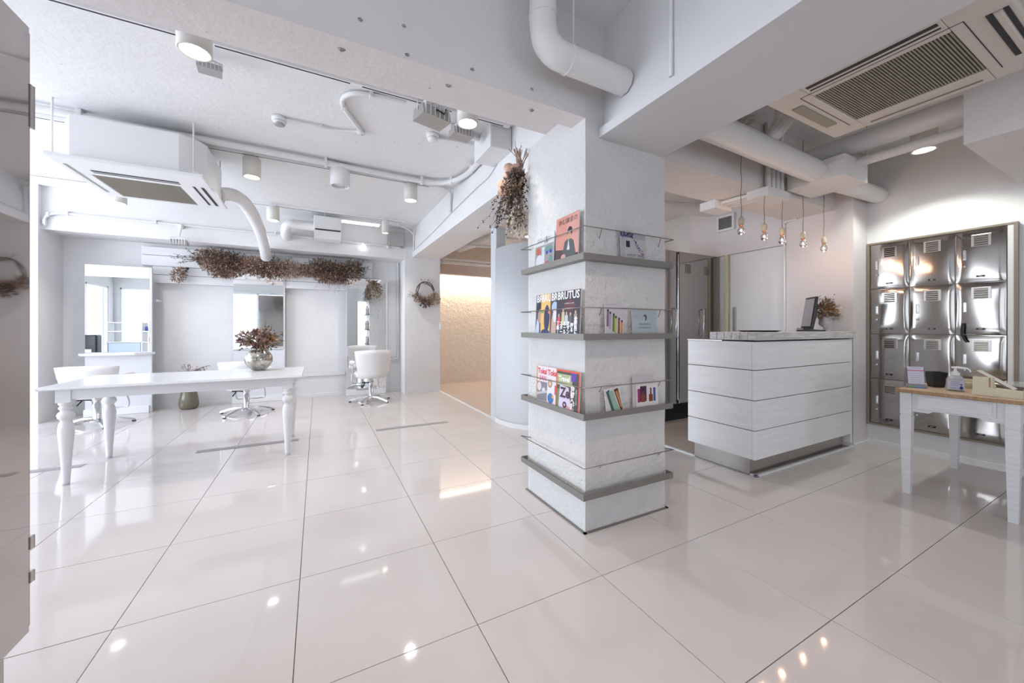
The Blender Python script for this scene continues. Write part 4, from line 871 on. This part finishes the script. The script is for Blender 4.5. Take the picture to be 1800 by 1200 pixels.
# ================================================================== CEILING THINGS, LEFT
def can(x, y, label, r=.08, h=.21, zb=2.75, lit=True, power=80, grp='round ceiling spots of the styling area', zt=2.999, cone=1.9):
    t = thing('can_spotlight', label, 'ceiling lamp', (x, y, zb), group=grp)
    part('housing', MB().lathe([(.0, .022), (r*.86, .022), (r*.86, .0), (r, .0), (r, .19), (r*.9, .196), (.0, .196)], n=28), M['canwhite'] if lit else M['acwhite'], t)
    part('mount', MB().box(-.035, .035, -.02, .02, .196, zt-zb, .002), M['acwhite'], t)
    part('lamp_disc', MB().lathe([(.0, .016), (r*.86, .016), (r*.86, .020), (.0, .020)], n=28), M['lamp'] if lit else M['lampoff'], t)
    if lit:
        l = bpy.data.lights.new('spot_light', 'SPOT'); l.energy = power; l.spot_size = cone; l.spot_blend = .6 if cone < 2 else .38; l.shadow_soft_size = .05; l.color = (1, .97, .93) if y > 2 else ((.96, 1, .93) if x > 4 else (1, .80, .66))
        lo = bpy.data.objects.new('spot_light', l); lo.location = (0, 0, .008); lo.parent = t; C.objects.link(lo)
    return t
can(-.613, 2.687, 'largest round ceiling spot, nearest the camera, over the foreground floor')
can(1.012, 2.673, 'lit round ceiling spot just left of the pillar top')
can(-.60, 4.65, 'lit round ceiling spot right of the white cassette air conditioner')
can(1.009, 4.61, 'lit round ceiling spot in front of the side beam, above the rightmost chair')
can(-.57, 6.387, 'lit round ceiling spot near the back wall, right of the curved duct')
can(-2.205, 6.40, 'lit round ceiling spot peeking out under the cassette air conditioner')
can(.983, 6.383, 'small round ceiling spot near the right end of the back beam', r=.055)
t = can(.221, 4.503, 'wide unlit round ceiling speaker lamp in the middle of the ceiling', r=.10, lit=False)
part('pull_cord', MB().tube([(.03, -.09, .0), (.03, -.09, -.06)], .002, 5), M['cord'], t)
can(4.55, 1.19, 'lit ceiling spot above the wall lockers', zb=2.70, power=95, grp=None, cone=2.25)
can(2.55, 2.75, 'added unseen ceiling spot behind the pillar, brightening the left side of the counter', power=50, grp=None)  # added lamp, out of view behind the pillar, brightens the counter's left face
can(.70, .85, 'warm round ceiling spot over the foreground floor, beside the near beam', power=105, grp=None)
can(-.9, -.3, 'warm round ceiling spot behind the steel cabinet', power=50, grp=None)
can(2.95, -.35, 'warm round ceiling spot over the right aisle, next to the cream air conditioner', zb=2.6, power=18, grp=None)
def track(x0, x1, y, z, label, gaps=()):
    t = thing('lighting_track', label, 'lighting track', ((x0+x1)/2, y, z), group='ceiling lighting tracks')
    part('rail', MB().box(x0, x1, y-.018, y+.018, z, 2.999, .002), M['acwhite'], t, world=True)
    xs = [x0+.02]+list(gaps)+[x1-.02]
    for a, b in zip(xs[:-1], xs[1:]): part('slot', MB().box(a+.04, b-.04, y-.006, y+.006, z-.0012, z), M['dark'], t, world=True)
track(-2.4, 1.50, 2.93, 2.965, 'nearest ceiling track, beside the big beam', (-.61, .25, 1.01))
track(-2.6, 1.30, 4.62, 2.965, 'middle ceiling track above the white table', (-.6, .22, 1.0))
track(-3.0, 1.30, 6.39, 2.965, 'rear ceiling track close to the back beam', (-2.2, -.57, .98))
# conduits
def conduit(pts, r, label, clips=0, k=5, mt='pipe', name='conduit', cat='conduit', grp='painted conduits'):
    t = thing(name, label, cat, pts[len(pts)//2], group=grp)
    P_ = smooth_path(pts, k); part('tube', MB().tube(P_, r, 10), M[mt], t, world=True)
    for q in range(clips):
        p = P_[int((q+.5)*len(P_)/clips)]; part('clip', MB().box(p.x-.012, p.x+.012, p.y-r-.008, p.y+r+.008, p.z-r-.004, min(2.999, p.z+r+.02), .002), M['pipe'], t, world=True)
    return t
conduit([(-2.7, 4.37, 2.95), (-1.0, 4.40, 2.95), (.3, 4.43, 2.95), (1.10, 4.44, 2.95), (1.38, 4.34, 2.95), (1.50, 4.05, 2.95), (1.51, 3.6, 2.95), (1.51, 3.32, 2.95)], .030, 'thick white conduit crossing the ceiling and bending to the junction box', 6)
conduit([(-.4, 4.50, 2.975), (.8, 4.52, 2.975), (1.25, 4.55, 2.97), (1.50, 4.62, 2.95), (1.527, 4.66, 2.82), (1.527, 4.66, 2.70)], .016, 'thin conduit ending in a socket on the side beam', 2)
conduit([(.62, 2.99, 2.978), (.40, 3.02, 2.978), (.25, 3.06, 2.978), (.175, 3.17, 2.978), (.20, 3.32, 2.978), (.35, 3.62, 2.978)], .018, 'hooked white conduit looping on the ceiling', 2)
conduit([(.35, 3.63, 2.98), (.15, 3.71, 2.98), (-.05, 3.71, 2.98), (-.24, 3.72, 2.98)], .009, 'short thin conduit from the small box to the smoke detector', 1)
conduit([(.98, 3.42, 2.98), (1.18, 3.40, 2.98), (1.38, 3.38, 2.975)], .011, 'short thin conduit from the white detector to the junction box', 0)
conduit([(1.08, 3.23, 2.97), (1.14, 3.21, 2.965), (1.25, 3.22, 2.965), (1.38, 3.25, 2.965)], .026, 'stubby white conduit elbow beside the junction box', 0)
conduit([(-3.06, 6.93, 2.50), (-3.055, 6.92, 2.60), (-2.95, 6.925, 2.665), (-2.6, 6.93, 2.675), (-1.5, 6.93, 2.675), (0, 6.93, 2.675), (1.1, 6.93, 2.66), (1.36, 6.93, 2.64)], .014, 'thin white conduit running the whole length of the back beam', 7)
conduit([(1.2, 6.50, 2.96), (1.35, 6.6, 2.94), (1.50, 6.7, 2.88), (1.53, 6.75, 2.75), (1.53, 6.75, 2.60)], .014, 'thin conduit dropping at the far end of the side beam', 1)
conduit([(1.37, 7.37, 2.45), (1.37, 7.37, 1.8), (1.37, 7.37, .70), (1.33, 7.37, .62), (1.18, 7.37, .60)], .014, 'vertical white conduit on the back wall beside the column', 3)
conduit([(1.545, 3.15, 2.84), (1.545, 3.45, 2.74), (1.545, 3.8, 2.73), (1.545, 4.6, 2.70), (1.545, 5.6, 2.64), (1.545, 6.9, 2.60)], .005, 'thin grey cable along the side beam face', 0, mt='cordw', name='cable', cat='cable', grp=None)
conduit([(1.62, 2.9, 2.493), (1.70, 3.1, 2.493), (1.68, 3.3, 2.493), (1.80, 3.5, 2.493), (1.85, 3.7, 2.493), (2.0, 3.8, 2.493)], .004, 'loose thin wire under the side beam', 0, mt='cordw', name='cable', cat='cable', grp=None)
single('conduit_box', MB().lathe([(.0, 0), (.035, 0), (.035, .025), (.0, .025)], (.35, 3.66, 2.972), 16), M['pipe'], 'round conduit box at the foot of the hooked conduit', 'conduit box')
for x in (-1.73, -.45, .70, 1.12):
    single('conduit_box', MB().lathe([(.0, 0), (.034, 0), (.038, .03), (.0, .03)], (x, 6.915, 2.655), 16, axis='y'), M['pipe'], {-1.73: 'round box above the heat lamp on the back beam', -.45: 'round box on the back beam left of the mini air conditioner', .70: 'round box with a bright lamp on the back beam', 1.12: 'round box at the right end of the back beam'}[x], 'conduit box')
# junction box
t = thing('junction_box', 'large white square junction box at the side beam near the pillar', 'junction box', (1.45, 3.15, 2.76))
part('box_body', MB().box(1.34, 1.549, 2.98, 3.36, 2.79, 2.999, .004), M['smooth'], t, world=True); part('lid', MB().box(1.344, 1.545, 2.974, 2.98, 2.794, 2.995, .002), M['smooth'], t, world=True)
# smoke detectors
for x, y, lb, ring in ((-.29, 3.75, 'smoke detector with a dark ring, in the middle of the ceiling', 1), (.95, 3.42, 'small plain white detector beside the junction box', 0)):
    t = thing('smoke_detector', lb, 'smoke detector', (x, y, 2.93))
    part('detector_base', MB().lathe([(.0, .035), (.055, .035), (.058, .069), (.0, .069)], n=24), M['acwhite'], t); part('sensor', MB().lathe([(.0, .0), (.03, .0), (.045, .012), (.05, .035), (.0, .035)], n=24), M['acwhite'], t)
    if ring: part('sensor_ring', MB().lathe([(.030, -.001), (.034, .001), (.045, .010), (.046, .013)], n=24), M['greymetal'], t)
# flood lights
def flood(x, y, z, rz, label, s=1.0, name='floodlight'):
    t = thing(name, label, 'floodlight', (x, y, z), rz)
    part('reflector', MB().extr([(-.11*s, -.06*s), (.11*s, -.06*s), (.09*s, .04*s), (-.09*s, .04*s)], 'x', -.15*s, .15*s), M['greymetal'], t)
    for k in range(6): part('cooling_fin', MB().box(-.13*s+k*.05*s, -.122*s+k*.05*s, -.115*s, .115*s, -.055*s, .065*s), M['pipe'], t)
    part('bracket', MB().tube([(-.155*s, 0, 0), (-.155*s, 0, .11*s), (0, 0, .135*s), (.155*s, 0, .11*s), (.155*s, 0, 0)], .006, 6), M['pipe'], t); part('hanger', MB().tube([(0, 0, .13*s), (0, 0, .999 if False else .16*s)], .007, 6), M['pipe'], t)
    return t
t = flood(.80, 2.90, 2.87, .25, 'grey grilled floodlight next to the bright spot by the pillar', .80)
part('lamp_cable', MB().tube([(-.02, -.03, .04), (.0, -.1, .0), (.05, -.1, -.01), (.09, -.06, .06)], .006, 6), M['black'], t)
flood(-.63, 3.10, 2.91, .1, 'small grey floodlight behind the largest ceiling spot', .42)
flood(1.12, 3.12, 2.91, .1, 'small grey floodlight behind the spot by the pillar', .6)
t = flood(-1.72, 6.80, 2.40, .0, 'white finned heat lamp hanging in front of the back beam', .62)
part('hanger', MB().tube([(0, 0, .09), (0, .06, .18), (0, .10, .26)], .010, 8), M['pipe'], t)
t = thing('grey_control_box', 'grey square control box at the right end of the back beam', 'control box', (1.24, 6.87, 2.66)); part('box_body', MB().box(-.13, .14, -.06, .06, 0, .24, .004), M['greymetal'], t); part('lid', MB().box(-.12, .13, -.066, -.06, .01, .23, .002), M['greymetal'], t)
t = thing('fluorescent_lamp', 'lit white fluorescent batten on the ceiling near the back beam', 'ceiling lamp', (.63, 6.66, 2.90))
part('batten', MB().box(-.32, .32, -.05, .05, .05, .099, .004), M['acwhite'], t); part('diffuser', MB().box(-.30, .30, -.025, .025, .018, .05, .01), M['lampsoft'], t)
t = thing('wall_bulb', 'round glowing lamp on the back beam', 'wall lamp', (.70, 6.88, 2.60)); part('lamp_globe', MB().ball((0, 0, 0), .04, 16), M['lampsoft'], t); part('lamp_holder', MB().tube([(0, .0, .04), (0, .03, .07)], .02, 8), M['acwhite'], t)

# air conditioners
def cassette(name, label, x0, x1, y0, y1, z, pan, gx0, gx1, gy0, gy1, slats_along='x'):
    t = thing(name, label, 'air conditioner', ((x0+x1)/2, (y0+y1)/2, z))
    fr = MB(); e = .002
    # panel as a frame around the grille opening
    fr.box(x0, x1, y0, gy0, z, z+.03, .008).box(x0, x1, gy1, y1, z, z+.03, .008).box(x0, gx0, gy0, gy1, z, z+.03, .004).box(gx1, x1, gy0, gy1, z, z+.03, .004)
    part('panel', fr, pan, t, world=True)
    part('grille_backing', MB().box(gx0, gx1, gy0, gy1, z+.018, z+.028), M['grilleback'], t, world=True)
    n = 44; sl = MB()
    for k in range(n):
        if slats_along == 'x':
            yy = gy0+(gy1-gy0)*(k+.5)/n; sl.box(gx0, gx1, yy-.0032, yy+.0032, z+.003, z+.016)
        else:
            xx = gx0+(gx1-gx0)*(k+.5)/n; sl.box(xx-.0032, xx+.0032, gy0, gy1, z+.003, z+.016)
    part('intake_grille', sl, M['grille'], t, world=True, kind='stuff')
    return t
t = cassette('cassette_air_conditioner', 'white ceiling-hung cassette air conditioner above the styling area', -1.83, -.88, 4.10, 5.10, 2.50, M['acwhite'], -1.70, -1.12, 4.46, 5.05, 'y')
m = MB()
poly_b = [(-1.72, 4.18), (-1.06, 4.18), (-.96, 4.24), (-.90, 4.34), (-.90, 4.92), (-1.0, 5.04), (-1.70, 5.04), (-1.80, 4.92), (-1.80, 4.32)]
nb = len(poly_b); vs = [(x, y, 2.532) for x, y in poly_b]+[(x, y, 2.87) for x, y in poly_b]+[((x+1.35)*.97-1.35, (y-4.6)*.97+4.6, 2.885) for x, y in poly_b]
m.add(vs, [list(range(nb))[::-1], [2*nb+i for i in range(nb)]]+[(i, (i+1) % nb, (i+1) % nb+nb, i+nb) for i in range(nb)]+[(nb+i, nb+(i+1) % nb, (i+1) % nb+2*nb, i+2*nb) for i in range(nb)])
part('housing', m, M['acwhite'], t, world=True)
for a in (('x', -1.66, -1.10, 4.325, 4.355), ('x', -1.66, -1.1, 4.375, 4.39), ('y', -1.785, -1.765, 4.25, 4.95), ('y', -1.02, -1.0, 4.40, 4.98), ('y', -.96, -.935, 4.40, 4.98)):
    part('air_slot', MB().box(a[1], a[2], a[3], a[4], 2.498, 2.503), M['dark'] if a[1] > -1.7 and a[0] != 'z' else M['grille'], t, world=True)
part('shadow_gap', MB().box(-1.78, -.93, 4.16, 4.18, 2.53, 2.537), M['dark'], t, world=True)
for x, y in ((-.965, 4.20), (-1.835, 4.24), (-.93, 5.02)):
    part('hanger_rod', MB().tube([(x, y, 2.52), (x, y, 2.999)], .007, 6).box(x-.04, x+.04, y-.012, y+.012, 2.555, 2.575), M['pipe'], t, world=True)
conduit([(-.93, 4.93, 2.61), (-.86, 5.10, 2.675), (-.79, 5.28, 2.69), (-.735, 5.55, 2.645), (-.70, 6.0, 2.55), (-.70, 6.5, 2.46), (-.72, 6.9, 2.37), (-.73, 7.22, 2.33)], .072, 'fat white duct curving from the cassette air conditioner down to the wall planks', 0, name='air_duct', cat='duct', grp=None)
t = thing('duct_collar', 'white collar where the curved duct meets the wall planks', 'duct collar', (-.73, 7.2, 2.29)); part('ring', MB().tube([(-.728, 7.08, 2.345), (-.73, 7.12, 2.34)], .079, 18), M['pipe'], t, world=True)
t = thing('mini_air_conditioner', 'small white box air outlet with a dark slot near the back beam', 'air outlet', (.14, 6.5, 2.63))
part('box_body', MB().box(-.05, .335, 6.45, 6.85, 2.72, 2.93, .01).extr([(6.45, 2.72), (6.62, 2.61), (6.85, 2.61), (6.85, 2.72)], 'x', -.05, .335), M['acwhite'], t, world=True); part('air_slot', MB().box(-.03, .32, 6.444, 6.452, 2.705, 2.725), M['dark'], t, world=True)
part('hanger_rod', MB().tube([(.10, 6.5, 2.93), (.10, 6.5, 2.999)], .006, 6), M['pipe'], t, world=True)
conduit([(-.05, 6.66, 2.80), (-.22, 6.66, 2.80), (-.37, 6.66, 2.795), (-.43, 6.70, 2.74), (-.44, 6.80, 2.68), (-.44, 6.94, 2.66)], .07, 'short fat white elbow duct left of the mini air outlet', 0, name='air_duct', cat='duct', grp=None)
# foreground elbow duct
conduit([(.985, 1.56, 2.999), (.985, 1.56, 2.78), (.985, 1.56, 2.70), (1.00, 1.56, 2.62), (1.06, 1.56, 2.575), (1.15, 1.56, 2.57), (1.28, 1.56, 2.57), (1.52, 1.56, 2.57)], .068, 'big white elbow duct in front of the main beam at the top', 0, name='air_duct', cat='duct', grp=None)
t = thing('duct_collar', 'pair of raised seams on the foreground elbow duct', 'duct collar', (1.0, 1.56, 2.56))
part('ring', MB().tube([(.985, 1.56, 2.735), (.985, 1.56, 2.725)], .0705, 20), M['pipe'], t, world=True); part('ring', MB().tube([(1.13, 1.56, 2.57), (1.14, 1.56, 2.57)], .0705, 20), M['pipe'], t, world=True)
conduit([(1.522, 1.25, 2.999), (1.522, 1.25, 2.7), (1.522, 1.25, 2.42)], .010, 'thin vertical conduit on the near beam', 0)
conduit([(1.20, 1.60, 2.999), (1.20, 1.60, 2.66)], .006, 'thin hanger rod of the foreground duct', 0, name='hanger_rod', cat='rod', grp=None)

# ================================================================== CEILING THINGS, RIGHT
t = cassette('cassette_air_conditioner', 'cream ceiling cassette air conditioner over the right aisle', 2.45, 3.39, .42, 1.345, 2.60, M['accream'], 2.66, 3.22, .605, 1.16, 'x')
part('housing', MB().box(2.52, 3.32, .50, 1.27, 2.63, 2.90), M['accream'], t, world=True)
for a in ((2.525, 2.55, .62, 1.14), (2.575, 2.585, .62, 1.14)): part('air_slot', MB().box(a[0], a[1], a[2], a[3], 2.597, 2.602), M['dark'], t, world=True)
for a in ((2.66, 3.18, .44, .455), (2.66, 3.18, .485, .505)): part('air_slot', MB().box(a[0], a[1], a[2], a[3], 2.597, 2.602), M['dark'], t, world=True)
part('louver', MB().box(2.70, 3.15, 1.235, 1.295, 2.592, 2.602, .004), M['grille'], t, world=True); part('louver', MB().box(3.325, 3.335, .64, 1.12, 2.594, 2.602, .002), M['frame'], t, world=True); part('louver', MB().box(2.66, 3.18, .457, .483, 2.588, 2.602, .006), M['accream'], t, world=True)
part('panel_seam', MB().box(2.615, 3.262, 1.205, 1.2085, 2.5985, 2.601).box(2.615, 3.262, .558, .5615, 2.5985, 2.601).box(2.615, 2.6185, .56, 1.207, 2.5985, 2.601), M['dark'], t, world=True)
for x, y in ((2.50, 1.36), (3.36, 1.36)): part('hanger_rod', MB().tube([(x, y, 2.66), (x, y, 2.999)], .007, 6).box(x-.02, x+.02, y-.03, y, 2.68, 2.70), M['pipe'], t, world=True)
conduit([(2.04, 1.63, 2.57), (2.6, 1.63, 2.565), (3.2, 1.64, 2.555), (3.80, 1.65, 2.55)], .092, 'fat duct running from the near beam to the square duct box', 0, name='air_duct', cat='duct', grp=None)
bx = thing('duct_box', 'large square painted duct box hanging over the counter end', 'duct box', (4.0, 1.62, 2.36))
part('box_body', MB().box(3.80, 4.22, 1.44, 1.86, 2.45, 2.625, .004), M['smooth'], bx, world=True); part('box_seam', MB().box(3.797, 4.223, 1.437, 1.44, 2.575, 2.582).box(3.797, 3.80, 1.44, 1.86, 2.575, 2.582), M['smooth'], bx, world=True)
part('hanger_rod', MB().tube([(4.215, 1.445, 2.45), (4.215, 1.445, 2.999)], .004, 6), M['pipe'], bx, world=True)
conduit([(4.22, 1.66, 2.53), (4.6, 1.66, 2.545), (5.115, 1.66, 2.56)], .080, 'fat brightly lit duct from the duct box into the right wall', 0, name='air_duct', cat='duct', grp=None)
conduit([(4.0, 1.85, 2.745), (4.0, 1.4, 2.745), (4.0, 1.10, 2.745), (4.0, .83, 2.745)], .080, 'upper of two ducts running behind the cream air conditioner', 0, name='air_duct', cat='duct', grp=None)
conduit([(4.02, 1.44, 2.585), (4.02, 1.10, 2.585), (4.02, .80, 2.585)], .036, 'thinner lower pipe running behind the cream air conditioner', 0, name='air_duct', cat='duct', grp=None)
t = thing('flexible_duct', 'short tapered duct elbow between the cream air conditioner and the fat duct', 'duct', (2.95, 1.46, 2.5))
part('sleeve', MB().tube([(3.12, 1.53, 2.90), (3.12, 1.55, 2.76), (3.08, 1.59, 2.68), (3.02, 1.64, 2.62)], [.065, .065, .058, .02], 12, smooth=False), M['pipe'], t, world=True)
for k in range(4):
    rr = .16+.04*k; part('bent_pipe', MB().tube([(3.12-rr*math.cos(a), 1.76, 2.68+rr*math.sin(a)) for a in [PI/2*q/7 for q in range(8)]], .017, 8), M['pipe'], t, world=True)
for k in range(4):
    x = 3.503+k*.070
    conduit([(x, 1.865 if k else 1.865, 2.999), (x, 1.865, 2.7), (x, 1.865, 2.43)], .022, ['leftmost of four parallel conduits dropping down the beam face', 'second of the four conduits on the beam face', 'third of the four conduits on the beam face', 'rightmost of the four conduits on the beam face'][k], 0, grp='four parallel conduits on the beam face')
t = thing('junction_box', 'flat white junction box below the four vertical conduits', 'junction box', (3.67, 1.88, 2.35)); part('box_body', MB().box(3.45, 3.795, 1.835, 2.02, 2.355, 2.43, .004), M['smooth'], t, world=True)
t = thing('junction_box', 'small white junction box under the beam where the thin pipes end', 'junction box', (3.50, 2.37, 2.35)); part('box_body', MB().box(3.36, 3.62, 2.26, 2.42, 2.35, 2.43, .004), M['smooth'], t, world=True)
for k in range(4):
    x = 3.48+k*.065; conduit([(x, 2.02, 2.405), (x-.02, 2.15, 2.405), (x-.04, 2.26, 2.40)], .016, ['leftmost', 'second', 'third', 'rightmost'][k]+' of four short pipes under the beam between the two boxes', 0, grp='four short pipes under the beam')
t = thing('wall_vent', 'white framed ventilation grille high on the wall behind the counter', 'vent', (4.79, 3.06, 2.48))
part('vent_frame', MB().box(4.76, 4.80, 2.945, 2.975, 2.48, 2.69, .003).box(4.76, 4.80, 3.155, 3.185, 2.48, 2.69, .003).box(4.76, 4.80, 2.975, 3.155, 2.66, 2.69, .003).box(4.76, 4.80, 2.975, 3.155, 2.48, 2.51, .003), M['smooth'], t, world=True)
v = MB().box(4.785, 4.80, 2.975, 3.155, 2.51, 2.66)
for k in range(14): v.box(4.772, 4.785, 2.975, 3.155, 2.512+k*.0105, 2.516+k*.0105)
part('vent_slats', v, M['wire'], t, world=True, kind='stuff')
conduit([(4.775, 2.24, 2.42), (4.78, 2.30, 2.425), (4.78, 2.36, 2.41), (4.78, 2.37, 2.3), (4.78, 2.37, 1.2), (4.78, 2.37, .02)], .010, 'thin white pipe down the wall beside the sliding door', 0)
# corridor ceiling pipes
conduit([(2.55, 7.2, 2.80), (2.7, 6.2, 2.80), (2.9, 4.6, 2.80)], .07, 'fat white pipe under the corridor ceiling', 0, name='ceiling_pipe', cat='pipe', grp='corridor ceiling pipes')
conduit([(2.2, 6.4, 2.70), (3.0, 6.3, 2.70), (4.4, 6.2, 2.70)], .02, 'thin pipe crossing the corridor ceiling', 0, name='ceiling_pipe', cat='pipe', grp='corridor ceiling pipes')
conduit([(2.6, 5.2, 2.60), (3.4, 5.2, 2.60), (5.1, 5.2, 2.60)], .022, 'thin pipe crossing over the curved partition', 0, name='ceiling_pipe', cat='pipe', grp='corridor ceiling pipes')
conduit([(2.62, 4.2, 2.999), (2.62, 4.2, 2.45)], .006, 'rod dangling over the curved partition', 0, name='ceiling_rod', cat='rod', grp=None)
conduit([(2.35, 3.95, 2.75), (3.4, 3.6, 2.78), (4.6, 3.3, 2.80), (4.79, 3.2, 2.80)], .085, 'fat bluish-lit duct seen above the tall steel locker', 0, name='ceiling_pipe', cat='pipe', grp='corridor ceiling pipes')
conduit([(3.4, 5.4, 2.75), (4.2, 4.9, 2.75), (4.6, 4.5, 2.62), (4.75, 4.3, 2.40)], .10, 'ribbed white elbow duct beyond the tall steel locker', 0, name='ceiling_pipe', cat='pipe', grp='corridor ceiling pipes')
single('led_strip', MB().box(2.09, 5.18, 7.60, 7.615, 2.33, 2.345), M['lampwarm'], 'warm hidden light strip above the corridor wall', 'light strip')
ll = bpy.data.lights.new('warm_strip_light', 'AREA'); ll.shape = 'RECTANGLE'; ll.size = 3.0; ll.size_y = .05; ll.energy = 62; ll.color = (1, .80, .60)
lo = bpy.data.objects.new('warm_strip_light', ll); lo.location = (3.6, 7.62, 2.32); lo.rotation_euler = (.25, 0, 0); C.objects.link(lo)
for x, y, lb in ((3.6, 6.2, 'plain round corridor ceiling lamp'), (4.0, 4.4, 'plain round ceiling lamp behind the tall steel locker')):
    t = thing('ceiling_downlight', lb, 'ceiling lamp', (x, y, 2.95)); part('lamp_ring', MB().lathe([(.0, .011), (.08, .011), (.08, .0), (.09, .0), (.09, .049), (.0, .049)], n=24), M['acwhite'], t); part('lamp_disc', MB().lathe([(.0, .004), (.078, .004), (.078, .01), (.0, .01)], n=24), M['lamp'], t)
    l = bpy.data.lights.new('downlight', 'SPOT'); l.energy = 75; l.spot_size = 2.4; l.spot_blend = .8; l.color = (1, .86, .72); l.shadow_soft_size = .06
    lo = bpy.data.objects.new('downlight', l); lo.location = (0, 0, -.004); lo.parent = t; C.objects.link(lo)

# ================================================================== THINGS SEEN ONLY IN THE MIRRORS
t = thing('supply_shelf', 'white supply shelf reflected in the leftmost mirror', 'shelf', (-4.6, .0, 0))
for x in (-5.05, -4.35, -3.65): part('upright', MB().box(x-.012, x+.012, -.2, .2, 0, 1.35), M['white'], t, world=True)
for z in (.03, .40, .80, 1.10, 1.34): part('shelf_board', MB().box(-5.06, -3.64, -.2, .2, z, z+.02), M['white'], t, world=True)
part('drawer_block', MB().box(-5.03, -4.38, -.15, .18, .42, .79, .004), flat((.45, .52, .62)), t, world=True)
rb = random.Random(2)
for k, (x, z, c) in enumerate(((-4.28, 1.12, (.1, .15, .5)), (-4.10, 1.12, (.8, .8, .8)), (-3.92, 1.12, (.8, .2, .08)), (-3.80, 1.12, (.5, .03, .08)), (-4.20, .82, (.8, .3, .2)), (-4.08, .82, (.75, .05, .12)), (-3.95, .82, (.8, .4, .5)), (-3.78, .82, (.1, .25, .1)))):
    t = thing('product_bottle', ['small blue bottle', 'white bottle', 'orange bottle', 'dark red bottle', 'coral bottle', 'bright red bottle', 'pink bottle', 'green bottle'][k]+' on the supply shelf seen in the leftmost mirror', 'bottle', (x, .08, z), group='bottles on the supply shelf')
    part('bottle_body', MB().lathe([(.0, 0), (.035, 0), (.036, .10), (.014, .13), (.0, .13)], n=14), flat(c), t); part('cap', MB().lathe([(.014, .13), (.014, .165), (.0, .165)], n=12), M['white'], t)
t = thing('wash_unit', 'black hair wash unit reflected in the leftmost mirror', 'salon machine', (-5.35, .2, 0))
part('stand', MB().box(-.04, .04, -.04, .04, 0, .5).lathe([(0, 0), (.22, 0), (.2, .03), (0, .03)], n=20), M['black'], t); part('machine_body', MB().box(-.20, .16, -.14, .14, .45, 1.02, .03), M['black'], t); part('control_panel', MB().box(-.10, .06, .14, .146, .55, .64), M['white'], t)
t = thing('venetian_blind', 'white venetian blind reflected in the middle mirror', 'blind', (-2.4, -2.86, .6))
sl = MB()
for k in range(48): sl.obox((-2.35, -2.84, .62+k*.04), (.70, 0, 0), (0, .013, .007), (0, 0, .001))
part('blind_slats', sl, M['white'], t, world=True, kind='stuff'); part('head_rail', MB().box(-3.06, -1.64, -2.87, -2.81, 2.53, 2.58, .004), M['white'], t, world=True)
